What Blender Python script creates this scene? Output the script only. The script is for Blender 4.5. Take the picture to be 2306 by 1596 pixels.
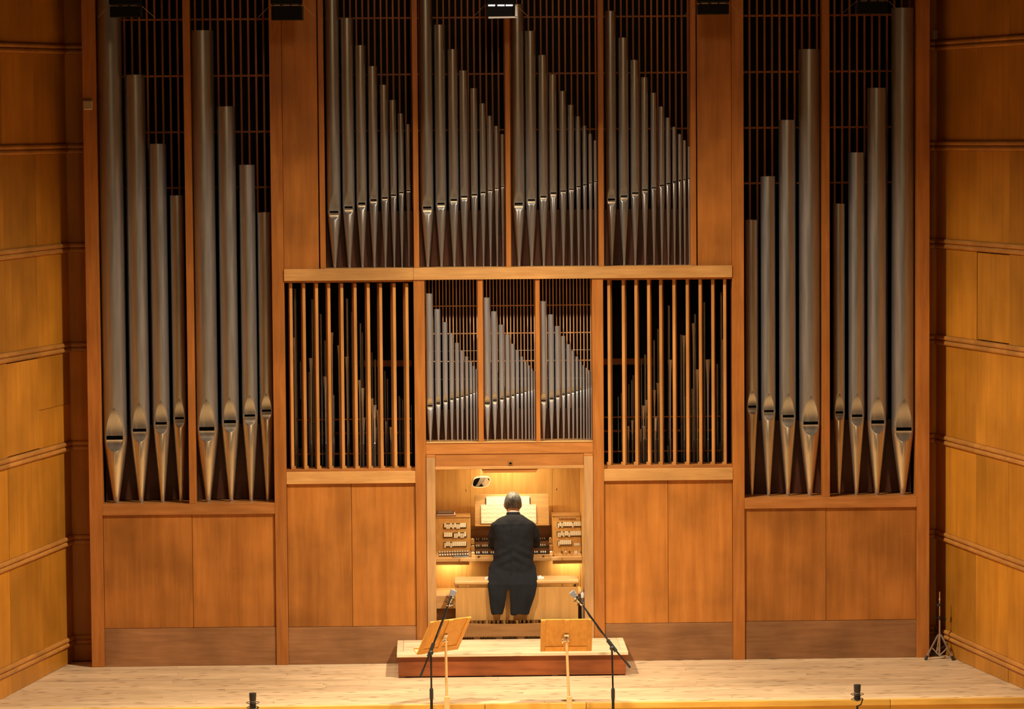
import bpy, bmesh, math, random
from mathutils import Vector, Matrix, noise
random.seed(7)
for o in list(bpy.data.objects): bpy.data.objects.remove(o)
scene = bpy.context.scene
C = scene.collection

# ------------------------------------------------------------------ camera
IW, IH, F, D = 2306, 1596, 7371.8, 31.0
CX, CZ, YAW, PITCH, ROLL = -0.7497, 5.0252, 0.0251338, 0.0669355, -0.0076306
_f = Vector((math.sin(YAW)*math.cos(PITCH), math.cos(YAW)*math.cos(PITCH), -math.sin(PITCH)))
_R = Vector((math.cos(YAW), -math.sin(YAW), 0)); _U = _R.cross(_f)
_c, _s = math.cos(ROLL), math.sin(ROLL)
RIGHT, UP = _c*_R+_s*_U, -_s*_R+_c*_U
CAM = Vector((CX, -D, CZ))
cd = bpy.data.cameras.new('camera'); cam = bpy.data.objects.new('camera', cd); C.objects.link(cam)
m = Matrix((RIGHT, UP, -_f)).transposed().to_4x4(); m.translation = CAM; cam.matrix_world = m
cd.sensor_width = 36; cd.lens = F*36/IW; cd.clip_end = 200
scene.camera = cam
def W(px, py, Y=0.0):          # photo pixel -> point of the vertical plane y = Y
    d = _f + RIGHT*((px-IW/2)/F) - UP*((py-IH/2)/F)
    return CAM + d*((Y+D)/d.y)
def G(px, py, z=0.0):          # photo pixel -> point of the level plane at height z
    d = _f + RIGHT*((px-IW/2)/F) - UP*((py-IH/2)/F)
    return CAM + d*((z-CZ)/d.z)
def X(px, py, Y=0.0): return W(px, py, Y).x
def Z(px, py, Y=0.0): return W(px, py, Y).z

# ------------------------------------------------------------------ world, lights, exposure
w = bpy.data.worlds.new('hall'); scene.world = w; w.use_nodes = True
w.node_tree.nodes['Background'].inputs[0].default_value = (1.0, 0.62, 0.36, 1)
w.node_tree.nodes['Background'].inputs[1].default_value = 0.035
scene.view_settings.view_transform = 'Standard'; scene.view_settings.look = 'None'
scene.view_settings.gamma = 1; scene.view_settings.use_curve_mapping = False
scene.view_settings.exposure = -0.10
def spot(name, loc, aim, watts, deg, blend, size, col):
    l = bpy.data.lights.new(name, 'SPOT'); l.energy = watts; l.spot_size = math.radians(deg); l.spot_blend = blend
    l.shadow_soft_size = size; l.color = col
    o = bpy.data.objects.new(name, l); C.objects.link(o); o.location = loc
    o.rotation_euler = (Vector(aim)-Vector(loc)).to_track_quat('-Z', 'Y').to_euler(); return o
WARM = (1.0, 0.86, 0.66)
for s_ in (-1, 1):                               # crossed stage spots on the lighting bridge
    spot('stage_spot', (s_*3.4, -5.4, 9.6), (-s_*3.6, -0.8, -1.5), 6300, 53, 1.0, 0.22, WARM)
spot('stage_spot', (0.0, -5.6, 9.6), (0.0, -0.8, 0.0), 480, 44, 0.95, 0.22, WARM)
for x in (-2.4, 2.4):                            # downlights over the orchestra floor
    spot('floor_spot', (x, -6.0, 9.6), (x, -5.4, 0), 5000, 46, 0.6, 0.25, WARM)
spot('upper_fill', (0.0, -17.0, 8.8), (0, 0, 3.0), 1050, 36, 1.0, 0.6, (1.0, 0.58, 0.27))  # dim reddish fill added for the upper facade, no real fixture

# ------------------------------------------------------------------ materials
MATS = {}
def mat(name):
    m = bpy.data.materials.new(name); m.use_nodes = True; MATS[name] = m
    nt = m.node_tree; b = nt.nodes['Principled BSDF']
    return m, nt, b
def plain(name, col, rough=0.5, metal=0.0, emit=0.0, spec=0.5, bump=0.0, bscale=200.0):
    m, nt, b = mat(name)
    b.inputs['Base Color'].default_value = (*col, 1); b.inputs['Roughness'].default_value = rough
    b.inputs['Metallic'].default_value = metal; b.inputs['Specular IOR Level'].default_value = spec
    if emit: b.inputs['Emission Color'].default_value = (*col, 1); b.inputs['Emission Strength'].default_value = emit
    if bump:
        n = nt.nodes.new('ShaderNodeTexNoise'); n.inputs['Scale'].default_value = bscale; n.inputs['Detail'].default_value = 4
        bp = nt.nodes.new('ShaderNodeBump'); bp.inputs['Strength'].default_value = bump; bp.inputs['Distance'].default_value = 0.01
        tc = nt.nodes.new('ShaderNodeTexCoord'); nt.links.new(tc.outputs['Object'], n.inputs['Vector'])
        nt.links.new(n.outputs['Fac'], bp.inputs['Height']); nt.links.new(bp.outputs['Normal'], b.inputs['Normal'])
    return m
def wood(name, dark, light, axis='z', grain=9.0, rough=0.42, blotch=0.22, vary=0.10, spec=0.4, knots=0.0, wear=0.0):
    m, nt, b = mat(name); N = nt.nodes.new; L = nt.links.new
    tc = N('ShaderNodeTexCoord'); oi = N('ShaderNodeObjectInfo')
    mul = N('ShaderNodeVectorMath'); mul.operation = 'SCALE'; mul.inputs[0].default_value = (17.3, 9.1, 31.7)
    L(oi.outputs['Random'], mul.inputs['Scale'])
    add = N('ShaderNodeVectorMath'); L(tc.outputs['Object'], add.inputs[0]); L(mul.outputs[0], add.inputs[1])
    mp = N('ShaderNodeMapping'); L(add.outputs[0], mp.inputs['Vector'])
    k = {'x': (0.09, 1, 1), 'y': (1, 0.09, 1), 'z': (1, 1, 0.07)}[axis]
    mp.inputs['Scale'].default_value = tuple(grain*q for q in k)
    n1 = N('ShaderNodeTexNoise'); n1.inputs['Scale'].default_value = 3.0; n1.inputs['Detail'].default_value = 7; n1.inputs['Roughness'].default_value = 0.62
    n1.inputs['Distortion'].default_value = 0.35; L(mp.outputs[0], n1.inputs['Vector'])
    rp = N('ShaderNodeValToRGB'); rp.color_ramp.elements[0].position = 0.32; rp.color_ramp.elements[1].position = 0.70
    rp.color_ramp.elements[0].color = (*dark, 1); rp.color_ramp.elements[1].color = (*light, 1); L(n1.outputs['Fac'], rp.inputs['Fac'])
    n2 = N('ShaderNodeTexNoise'); n2.inputs['Scale'].default_value = 1.7; n2.inputs['Detail'].default_value = 3; L(add.outputs[0], n2.inputs['Vector'])
    mr = N('ShaderNodeMapRange'); mr.inputs['From Min'].default_value = 0.3; mr.inputs['From Max'].default_value = 0.7
    mr.inputs['To Min'].default_value = 1-blotch; mr.inputs['To Max'].default_value = 1+blotch*0.55; L(n2.outputs['Fac'], mr.inputs['Value'])
    mr2 = N('ShaderNodeMapRange'); mr2.inputs['To Min'].default_value = 1-vary; mr2.inputs['To Max'].default_value = 1+vary; L(oi.outputs['Random'], mr2.inputs['Value'])
    mm = N('ShaderNodeMath'); mm.operation = 'MULTIPLY'; L(mr.outputs[0], mm.inputs[0]); L(mr2.outputs[0], mm.inputs[1])
    vm = N('ShaderNodeVectorMath'); vm.operation = 'SCALE'; L(rp.outputs['Color'], vm.inputs[0]); L(mm.outputs[0], vm.inputs['Scale'])
    out = vm.outputs[0]
    if knots:
        mk = N('ShaderNodeMapping'); L(add.outputs[0], mk.inputs['Vector']); mk.inputs['Scale'].default_value = (2.6, 9.0, 9.0)
        vo = N('ShaderNodeTexVoronoi'); vo.inputs['Scale'].default_value = 1.6; L(mk.outputs[0], vo.inputs['Vector'])
        kr = N('ShaderNodeMapRange'); kr.inputs['From Min'].default_value = 0.10; kr.inputs['From Max'].default_value = 0.26
        kr.inputs['To Min'].default_value = knots; kr.inputs['To Max'].default_value = 0.0; L(vo.outputs['Distance'], kr.inputs['Value'])
        mx = N('ShaderNodeMix'); mx.data_type = 'RGBA'; L(kr.outputs[0], mx.inputs['Factor']); L(out, mx.inputs[6]); mx.inputs[7].default_value = (0.16, 0.075, 0.03, 1)
        out = mx.outputs[2]
    if wear:
        mk = N('ShaderNodeMapping'); L(add.outputs[0], mk.inputs['Vector']); mk.inputs['Scale'].default_value = (2.2, 2.2, 14.0)
        nw = N('ShaderNodeTexNoise'); nw.inputs['Scale'].default_value = 2.2; nw.inputs['Detail'].default_value = 9; nw.inputs['Roughness'].default_value = 0.72; L(mk.outputs[0], nw.inputs['Vector'])
        kr = N('ShaderNodeMapRange'); kr.inputs['From Min'].default_value = 0.655; kr.inputs['From Max'].default_value = 0.74
        kr.inputs['To Max'].default_value = wear; L(nw.outputs['Fac'], kr.inputs['Value'])
        mx = N('ShaderNodeMix'); mx.data_type = 'RGBA'; L(kr.outputs[0], mx.inputs['Factor']); L(out, mx.inputs[6]); mx.inputs[7].default_value = (0.62, 0.40, 0.22, 1)
        out = mx.outputs[2]
    L(out, b.inputs['Base Color'])
    b.inputs['Roughness'].default_value = rough; b.inputs['Specular IOR Level'].default_value = spec
    bp = N('ShaderNodeBump'); bp.inputs['Strength'].default_value = 0.12; bp.inputs['Distance'].default_value = 0.004
    L(n1.outputs['Fac'], bp.inputs['Height']); L(bp.outputs['Normal'], b.inputs['Normal'])
    return m
wood('case_v', (0.345, 0.114, 0.019), (0.48, 0.180, 0.035), 'z', blotch=0.16)
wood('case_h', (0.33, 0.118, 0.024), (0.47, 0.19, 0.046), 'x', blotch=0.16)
wood('case_panel', (0.36, 0.124, 0.018), (0.50, 0.188, 0.034), 'z', grain=5, blotch=0.30, wear=0.40)
wood('plinth', (0.27, 0.12, 0.045), (0.38, 0.18, 0.07), 'x', blotch=0.35)
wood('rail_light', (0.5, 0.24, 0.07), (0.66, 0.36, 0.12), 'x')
wood('slat_wood', (0.44, 0.19, 0.045), (0.58, 0.27, 0.075), 'z')
wood('lattice_wood', (0.3, 0.085, 0.018), (0.42, 0.13, 0.03), 'z')
wood('lattice_light', (0.54, 0.26, 0.11), (0.68, 0.37, 0.17), 'z')
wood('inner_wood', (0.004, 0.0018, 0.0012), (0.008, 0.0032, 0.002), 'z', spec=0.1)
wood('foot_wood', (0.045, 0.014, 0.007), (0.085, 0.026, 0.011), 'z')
wood('wall_panel', (0.42, 0.16, 0.012), (0.52, 0.215, 0.02), 'z', grain=4, blotch=0.22, vary=0.15, wear=0.12)
wood('wall_mould', (0.42, 0.17, 0.03), (0.54, 0.24, 0.05), 'y')
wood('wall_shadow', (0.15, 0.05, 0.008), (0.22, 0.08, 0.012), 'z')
wood('oak_post', (0.4, 0.21, 0.08), (0.55, 0.31, 0.125), 'z')
wood('console_v', (0.54, 0.29, 0.085), (0.7, 0.41, 0.135), 'z', blotch=0.10, vary=0.04)
wood('console_h', (0.5, 0.28, 0.1), (0.66, 0.4, 0.16), 'x', blotch=0.10, vary=0.04)
wood('bench_panel', (0.42, 0.21, 0.06), (0.54, 0.29, 0.085), 'z', blotch=0.12)
wood('stand_wood', (0.62, 0.31, 0.055), (0.78, 0.42, 0.09), 'z', blotch=0.15, rough=0.35)
wood('stand_pole', (0.72, 0.44, 0.17), (0.85, 0.58, 0.27), 'z', blotch=0.1)
wood('platform_top', (0.70, 0.50, 0.28), (0.86, 0.68, 0.43), 'x', blotch=0.2, knots=0.5)
wood('platform_face', (0.22, 0.055, 0.013), (0.36, 0.10, 0.025), 'x', blotch=0.4, wear=0.5, rough=0.35)
wood('floor_wood', (0.58, 0.385, 0.2), (0.78, 0.58, 0.355), 'x', grain=10, blotch=0.15, vary=0.10, knots=0.8, rough=0.45)
wood('lower_floor', (0.62, 0.38, 0.16), (0.78, 0.52, 0.25), 'x', blotch=0.15, rough=0.45)
wood('edge_yellow', (0.66, 0.36, 0.06), (0.80, 0.48, 0.10), 'x', blotch=0.2, wear=0.5)
wood('pedal_wood', (0.20, 0.09, 0.028), (0.29, 0.14, 0.045), 'x')
def pipemetal(name, col, rough, metal=0.92):
    m, nt, b = mat(name); N = nt.nodes.new; L = nt.links.new
    tc = N('ShaderNodeTexCoord'); mp = N('ShaderNodeMapping'); mp.inputs['Scale'].default_value = (14, 14, 1.0); L(tc.outputs['Object'], mp.inputs['Vector'])
    oi = N('ShaderNodeObjectInfo')
    n = N('ShaderNodeTexNoise'); n.inputs['Scale'].default_value = 2.0; n.inputs['Detail'].default_value = 5; L(mp.outputs[0], n.inputs['Vector'])
    r = N('ShaderNodeValToRGB'); r.color_ramp.elements[0].position = 0.3; r.color_ramp.elements[1].position = 0.7
    r.color_ramp.elements[0].color = (*[q*0.86 for q in col], 1); r.color_ramp.elements[1].color = (*[q*1.08 for q in col], 1)
    L(n.outputs['Fac'], r.inputs['Fac']); L(r.outputs['Color'], b.inputs['Base Color'])
    mr = N('ShaderNodeMapRange'); mr.inputs['To Min'].default_value = rough-0.05; mr.inputs['To Max'].default_value = rough+0.06
    L(n.outputs['Fac'], mr.inputs['Value']); L(mr.outputs[0], b.inputs['Roughness'])
    b.inputs['Metallic'].default_value = metal
pipemetal('pipe_zinc', (0.47, 0.47, 0.465), 0.37)
pipemetal('pipe_foot', (0.66, 0.58, 0.44), 0.33)
pipemetal('pipe_lip', (0.62, 0.60, 0.57), 0.26)
pipemetal('pipe_tin', (0.50, 0.52, 0.56), 0.45)
pipemetal('pipe_reed', (0.88, 0.78, 0.62), 0.22, 0.45)
plain('slot_black', (0.002, 0.0018, 0.0015), 0.9, spec=0.0)
plain('toe_lead', (0.30, 0.27, 0.25), 0.5, 0.6)
plain('black_metal', (0.012, 0.011, 0.011), 0.42, 0.3)
plain('black_plastic', (0.016, 0.015, 0.015), 0.5)
plain('lamp_black', (0.003, 0.0025, 0.002), 0.7, spec=0.2)
plain('lamp_rim', (0.05, 0.04, 0.03), 0.5, 0.6)
plain('steel', (0.62, 0.60, 0.57), 0.28, 1.0)
plain('chrome', (0.80, 0.78, 0.75), 0.16, 1.0)
plain('mic_grey', (0.42, 0.43, 0.45), 0.35, 0.85, bump=0.3, bscale=400)
plain('white_tab', (0.86, 0.82, 0.74), 0.35)
plain('ivory', (0.85, 0.78, 0.64), 0.35)
plain('ebony', (0.014, 0.010, 0.009), 0.35)
plain('key_brown', (0.22, 0.10, 0.045), 0.5)
plain('piston_white', (0.75, 0.70, 0.62), 0.3)
plain('knob_dark', (0.05, 0.022, 0.014), 0.35)
plain('knob_red', (0.28, 0.06, 0.02), 0.4)
plain('plastic_white', (0.78, 0.76, 0.70), 0.4)
plain('switch_plate', (0.40, 0.30, 0.19), 0.45)
plain('switch_rim', (0.62, 0.48, 0.31), 0.4)
plain('mirror', (0.92, 0.92, 0.90), 0.02, 1.0)
plain('mirror_frame', (0.80, 0.68, 0.48), 0.4)
plain('paper', (0.88, 0.84, 0.74), 0.7)
plain('book_maroon', (0.16, 0.045, 0.035), 0.4)
plain('book_grey', (0.16, 0.15, 0.15), 0.4)
plain('cable', (0.02, 0.018, 0.016), 0.5)
plain('wire', (0.26, 0.19, 0.13), 0.4, 0.7)
plain('lamp_glow', (1.0, 0.72, 0.34), 0.5, 0, 6.0)
plain('slot_glow', (1.0, 0.98, 0.95), 0.5, 0, 5.0)
plain('flap_white', (0.75, 0.75, 0.76), 0.4, 0.3)
plain('coat', (0.0068, 0.0073, 0.0098), 0.85, spec=0.22, bump=0.12, bscale=350)
plain('trousers', (0.015, 0.015, 0.017), 0.85, spec=0.2)
plain('shirt', (0.82, 0.80, 0.78), 0.7)
plain('skin', (0.62, 0.34, 0.22), 0.5, bump=0.15, bscale=150)
plain('shoe', (0.008, 0.008, 0.008), 0.25)
plain('eye_white', (0.8, 0.8, 0.78), 0.3)
plain('eye_dark', (0.03, 0.02, 0.015), 0.2)
plain('bottle', (0.80, 0.85, 0.90), 0.15, spec=0.6)
def hairmat():
    m, nt, b = mat('hair'); N = nt.nodes.new; L = nt.links.new
    tc = N('ShaderNodeTexCoord'); mp = N('ShaderNodeMapping'); mp.inputs['Scale'].default_value = (60, 60, 14); L(tc.outputs['Object'], mp.inputs['Vector'])
    n = N('ShaderNodeTexNoise'); n.inputs['Scale'].default_value = 1.0; n.inputs['Detail'].default_value = 5; n.inputs['Distortion'].default_value = 1.5; L(mp.outputs[0], n.inputs['Vector'])
    r = N('ShaderNodeValToRGB'); r.color_ramp.elements[0].position = 0.35; r.color_ramp.elements[1].position = 0.68
    r.color_ramp.elements[0].color = (0.024, 0.026, 0.032, 1); r.color_ramp.elements[1].color = (0.175, 0.185, 0.215, 1)
    L(n.outputs['Fac'], r.inputs['Fac']); L(r.outputs['Color'], b.inputs['Base Color']); b.inputs['Roughness'].default_value = 0.55
    bp = N('ShaderNodeBump'); bp.inputs['Strength'].default_value = 0.5; bp.inputs['Distance'].default_value = 0.004; L(n.outputs['Fac'], bp.inputs['Height']); L(bp.outputs['Normal'], b.inputs['Normal'])
hairmat()
def scoremat(name, density):           # printed staves on a page
    m, nt, b = mat(name); N = nt.nodes.new; L = nt.links.new
    tc = N('ShaderNodeTexCoord'); sp = N('ShaderNodeSeparateXYZ'); L(tc.outputs['Object'], sp.inputs[0])
    def mth(op, a, bb=None):
        q = N('ShaderNodeMath'); q.operation = op
        for i, v in enumerate((a, bb)):
            if v is None: continue
            if isinstance(v, (int, float)): q.inputs[i].default_value = v
            else: L(v, q.inputs[i])
        return q.outputs[0]
    st = mth('FRACT', mth('MULTIPLY', sp.outputs['Z'], density))
    band = mth('MULTIPLY', mth('GREATER_THAN', st, 0.25), mth('LESS_THAN', st, 0.75))
    line = mth('LESS_THAN', mth('FRACT', mth('MULTIPLY', st, 10.0)), 0.30)
    n = N('ShaderNodeTexNoise'); n.inputs['Scale'].default_value = 150; n.inputs['Detail'].default_value = 3; L(tc.outputs['Object'], n.inputs['Vector'])
    ink = mth('GREATER_THAN', n.outputs['Fac'], 0.57)
    tot = mth('MULTIPLY', band, mth('ADD', mth('MULTIPLY', line, 0.30), mth('MULTIPLY', ink, 0.55)))
    mx = N('ShaderNodeMix'); mx.data_type = 'RGBA'; L(tot, mx.inputs['Factor'])
    mx.inputs[6].default_value = (0.88, 0.83, 0.72, 1); mx.inputs[7].default_value = (0.14, 0.11, 0.09, 1)
    L(mx.outputs[2], b.inputs['Base Color']); b.inputs['Roughness'].default_value = 0.7
scoremat('score_print', 26.0)
M = MATS

# ------------------------------------------------------------------ builders
ORG = {}
class MB:
    def __init__(s): s.v = []; s.f = []
    def box(s, x0, x1, y0, y1, z0, z1):
        n = len(s.v)
        s.v += [(x, y, z) for x in (x0, x1) for y in (y0, y1) for z in (z0, z1)]
        s.f += [tuple(n+i for i in q) for q in ((0,1,3,2), (4,6,7,5), (0,4,5,1), (2,3,7,6), (0,2,6,4), (1,5,7,3))]; return s
    def hexa(s, P):            # 8 corners: bottom ring of 4 then top ring of 4 (ccw from above)
        n = len(s.v); s.v += [tuple(p) for p in P]
        s.f += [tuple(n+i for i in q) for q in ((3,2,1,0), (4,5,6,7), (0,1,5,4), (1,2,6,5), (2,3,7,6), (3,0,4,7))]; return s
    def prism(s, poly, y0, y1):   # poly of (x, z), ccw seen from -y
        n = len(s.v); k = len(poly)
        s.v += [(x, y0, z) for x, z in poly] + [(x, y1, z) for x, z in poly]
        s.f.append(tuple(n+i for i in range(k))); s.f.append(tuple(n+k+i for i in reversed(range(k))))
        for i in range(k): j = (i+1) % k; s.f.append((n+j, n+i, n+k+i, n+k+j))
        return s
    def obox(s, c, ux, uy, uz, hx, hy, hz):
        c = Vector(c); P = []
        for k in (-1, 1):
            for a, bb in ((-1,-1), (1,-1), (1,1), (-1,1)): P.append(c+ux*(a*hx)+uy*(bb*hy)+uz*(k*hz))
        return s.hexa(P)
    def tube(s, pts, rad, n=8, cap=True, flat=None):
        pts = [Vector(p) for p in pts]; k = len(pts)
        if isinstance(rad, (int, float)): rad = [rad]*k
        base = len(s.v); prev = None
        for i, p in enumerate(pts):
            t = (pts[min(i+1, k-1)]-pts[max(i-1, 0)]).normalized()
            if prev is None:
                a = Vector((0, 0, 1)) if abs(t.z) < 0.9 else Vector((1, 0, 0)); u = t.cross(a).normalized()
            else: u = (prev - t*prev.dot(t)).normalized()
            prev = u; v = t.cross(u)
            for j in range(n):
                an = 2*math.pi*j/n; s.v.append(tuple(p+(u*math.cos(an)+v*math.sin(an))*rad[i]))
        for i in range(k-1):
            for j in range(n):
                a = base+i*n+j; b2 = base+i*n+(j+1) % n; s.f.append((a, b2, b2+n, a+n))
        if cap:
            s.f.append(tuple(base+j for j in reversed(range(n)))); s.f.append(tuple(base+(k-1)*n+j for j in range(n)))
        return s
    def lathe(s, prof, c, n=16, cap=True):
        base = len(s.v); k = len(prof)
        for r, z in prof:
            for j in range(n):
                an = 2*math.pi*j/n; s.v.append((c[0]+r*math.cos(an), c[1]+r*math.sin(an), c[2]+z))
        for i in range(k-1):
            for j in range(n):
                a = base+i*n+j; b2 = base+i*n+(j+1) % n; s.f.append((a, b2, b2+n, a+n))
        if cap:
            s.f.append(tuple(base+j for j in reversed(range(n)))); s.f.append(tuple(base+(k-1)*n+j for j in range(n)))
        return s
    def rings(s, R, cap=True):     # list of rings of equal length
        base = len(s.v); n = len(R[0])
        for r in R: s.v += [tuple(p) for p in r]
        for i in range(len(R)-1):
            for j in range(n):
                a = base+i*n+j; b2 = base+i*n+(j+1) % n; s.f.append((a, b2, b2+n, a+n))
        if cap:
            s.f.append(tuple(base+j for j in reversed(range(n)))); s.f.append(tuple(base+(len(R)-1)*n+j for j in range(n)))
        return s
    def ball(s, c, r, n=14, k=10):
        rx, ry, rz = (r, r, r) if isinstance(r, (int, float)) else r
        R = []
        for i in range(k+1):
            ph = -math.pi/2+math.pi*(0.03+0.94*i/k)
            R.append([(c[0]+rx*math.cos(ph)*math.cos(2*math.pi*j/n), c[1]+ry*math.cos(ph)*math.sin(2*math.pi*j/n), c[2]+rz*math.sin(ph)) for j in range(n)])
        return s.rings(R)
    def mesh(s, name, o):
        me = bpy.data.meshes.new(name); me.from_pydata([(a-o[0], b-o[1], c-o[2]) for a, b, c in s.v], [], s.f); return me
    def build(s, name, mt, parent=None, origin=None, smooth=False, bevel=0.0):
        if origin is None:
            xs, ys, zs = zip(*s.v); origin = Vector(((min(xs)+max(xs))/2, (min(ys)+max(ys))/2, min(zs)))
        me = s.mesh(name, origin)
        return place(name, me, mt, parent, Vector(origin), smooth, bevel)
def place(name, me, mt, parent, origin, smooth=False, bevel=0.0):
    bm = bmesh.new(); bm.from_mesh(me)
    bmesh.ops.recalc_face_normals(bm, faces=bm.faces)
    if bevel: bmesh.ops.bevel(bm, geom=list(bm.edges), offset=bevel, segments=1, affect='EDGES', clamp_overlap=True)
    bm.to_mesh(me); bm.free()
    if smooth:
        me.polygons.foreach_set('use_smooth', [True]*len(me.polygons)); me.set_sharp_from_angle(angle=math.radians(38))
    if mt: me.materials.append(M[mt])
    return link(name, me, parent, origin)
def link(name, me, parent, origin):
    o = bpy.data.objects.new(name, me); C.objects.link(o); ORG[o.name] = Vector(origin)
    if parent: o.parent = parent; o.location = Vector(origin)-ORG[parent.name]
    else: o.location = origin
    return o
def empty(name, loc): 
    o = bpy.data.objects.new(name, None); C.objects.link(o); o.location = loc; o.empty_display_size = 0.1; ORG[o.name] = Vector(loc); return o
def tag(o, label=None, cat=None, group=None, kind=None):
    if label: o['label'] = label
    if cat: o['category'] = cat
    if group: o['group'] = group
    if kind: o['kind'] = kind
    return o
def remesh(mb, name, voxel, smooth_it=4):
    me = mb.mesh(name+'_raw', (0, 0, 0)); bm = bmesh.new(); bm.from_mesh(me); bmesh.ops.recalc_face_normals(bm, faces=bm.faces); bm.to_mesh(me); bm.free()
    t = bpy.data.objects.new(name+'_tmp', me); C.objects.link(t)
    r = t.modifiers.new('r', 'REMESH'); r.mode = 'VOXEL'; r.voxel_size = voxel
    sm = t.modifiers.new('s', 'SMOOTH'); sm.iterations = smooth_it; sm.factor = 0.5
    dg = bpy.context.evaluated_depsgraph_get(); dg.update()
    out = bpy.data.meshes.new_from_object(t.evaluated_get(dg)); out.name = name
    bpy.data.objects.remove(t); bpy.data.meshes.remove(me); return out
ORD = ['tallest', 'second tallest', 'third tallest', 'fourth tallest', 'fifth tallest', 'sixth tallest', 'seventh tallest', 'eighth tallest', 'ninth tallest', 'tenth tallest', 'eleventh tallest', 'twelfth tallest']
NTH = ['first', 'second', 'third', 'fourth', 'fifth', 'sixth', 'seventh', 'eighth', 'ninth', 'tenth', 'eleventh', 'twelfth', 'thirteenth', 'fourteenth', 'fifteenth', 'sixteenth', 'seventeenth', 'eighteenth', 'nineteenth', 'twentieth', 'twenty-first', 'twenty-second', 'twenty-third', 'twenty-fourth', 'twenty-fifth']

# ------------------------------------------------------------------ stage floor
TOPZ = 7.4
A_L, B_L = G(154, 1495), G(0, 1576)
A_R, B_R = G(2160.6, 1488.3), G(2306, 1552)
BACKY = 0.40
EDGE = G(1150, 1583.5).y                       # front edge of the upper stage
LOWZ = -0.42
def wall_at(A, B, y): t = (y-A.y)/(B.y-A.y); return A.x+(B.x-A.x)*t
floor = MB(); 
floor.prism([(-7, -0.10), (7, -0.10), (7, -0.012), (-7, -0.012)], EDGE+0.03, 1.6)
floor = floor.build('floor', 'lower_floor'); tag(floor, 'pale pine board stage floor in front of the organ', 'floor', kind='structure')
y = EDGE+0.03; row = 0
while y < 0.30:
    wd = random.choice((0.105, 0.115, 0.13)); y1 = min(y+wd, 0.33)
    xl, xr = wall_at(A_L, B_L, y)-0.05, wall_at(A_R, B_R, y)+0.05
    x = xl - random.uniform(0, 2.5)
    while x < xr:
        ln = random.uniform(2.6, 4.4); a, b2 = max(x, xl), min(x+ln, xr)
        if b2-a > 0.05:
            MB().box(a+0.001, b2-0.001, y+0.0012, y1-0.0012, -0.012, random.uniform(-0.0012, 0.0)).build('plank', 'floor_wood', floor, bevel=0.001)
        x += ln
    y = y1
low = MB().box(-9, 9, -15, EDGE+0.02, LOWZ-0.06, LOWZ).build('floor', 'lower_floor'); tag(low, 'lower wooden stage floor below the step', 'floor', kind='structure')
edge = empty('trim_1', (0, EDGE, LOWZ)); tag(edge, 'yellow painted wooden step edge along the stage front', 'trim', kind='structure')
seams = [-6.5, X(560, 1590, EDGE), X(1092, 1590, EDGE), X(1320, 1590, EDGE), X(2005, 1590, EDGE), 6.5]
for i in range(5):
    a, b2 = seams[i]+0.003, seams[i+1]-0.003
    MB().box(a, b2, EDGE-0.012, EDGE+0.028, -0.055, -0.001).build('nosing_board', 'edge_yellow', edge, bevel=0.003)
    MB().box(a, b2, EDGE+0.004, EDGE+0.028, LOWZ+0.001, -0.058).build('riser_board', 'edge_yellow', edge)

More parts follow.
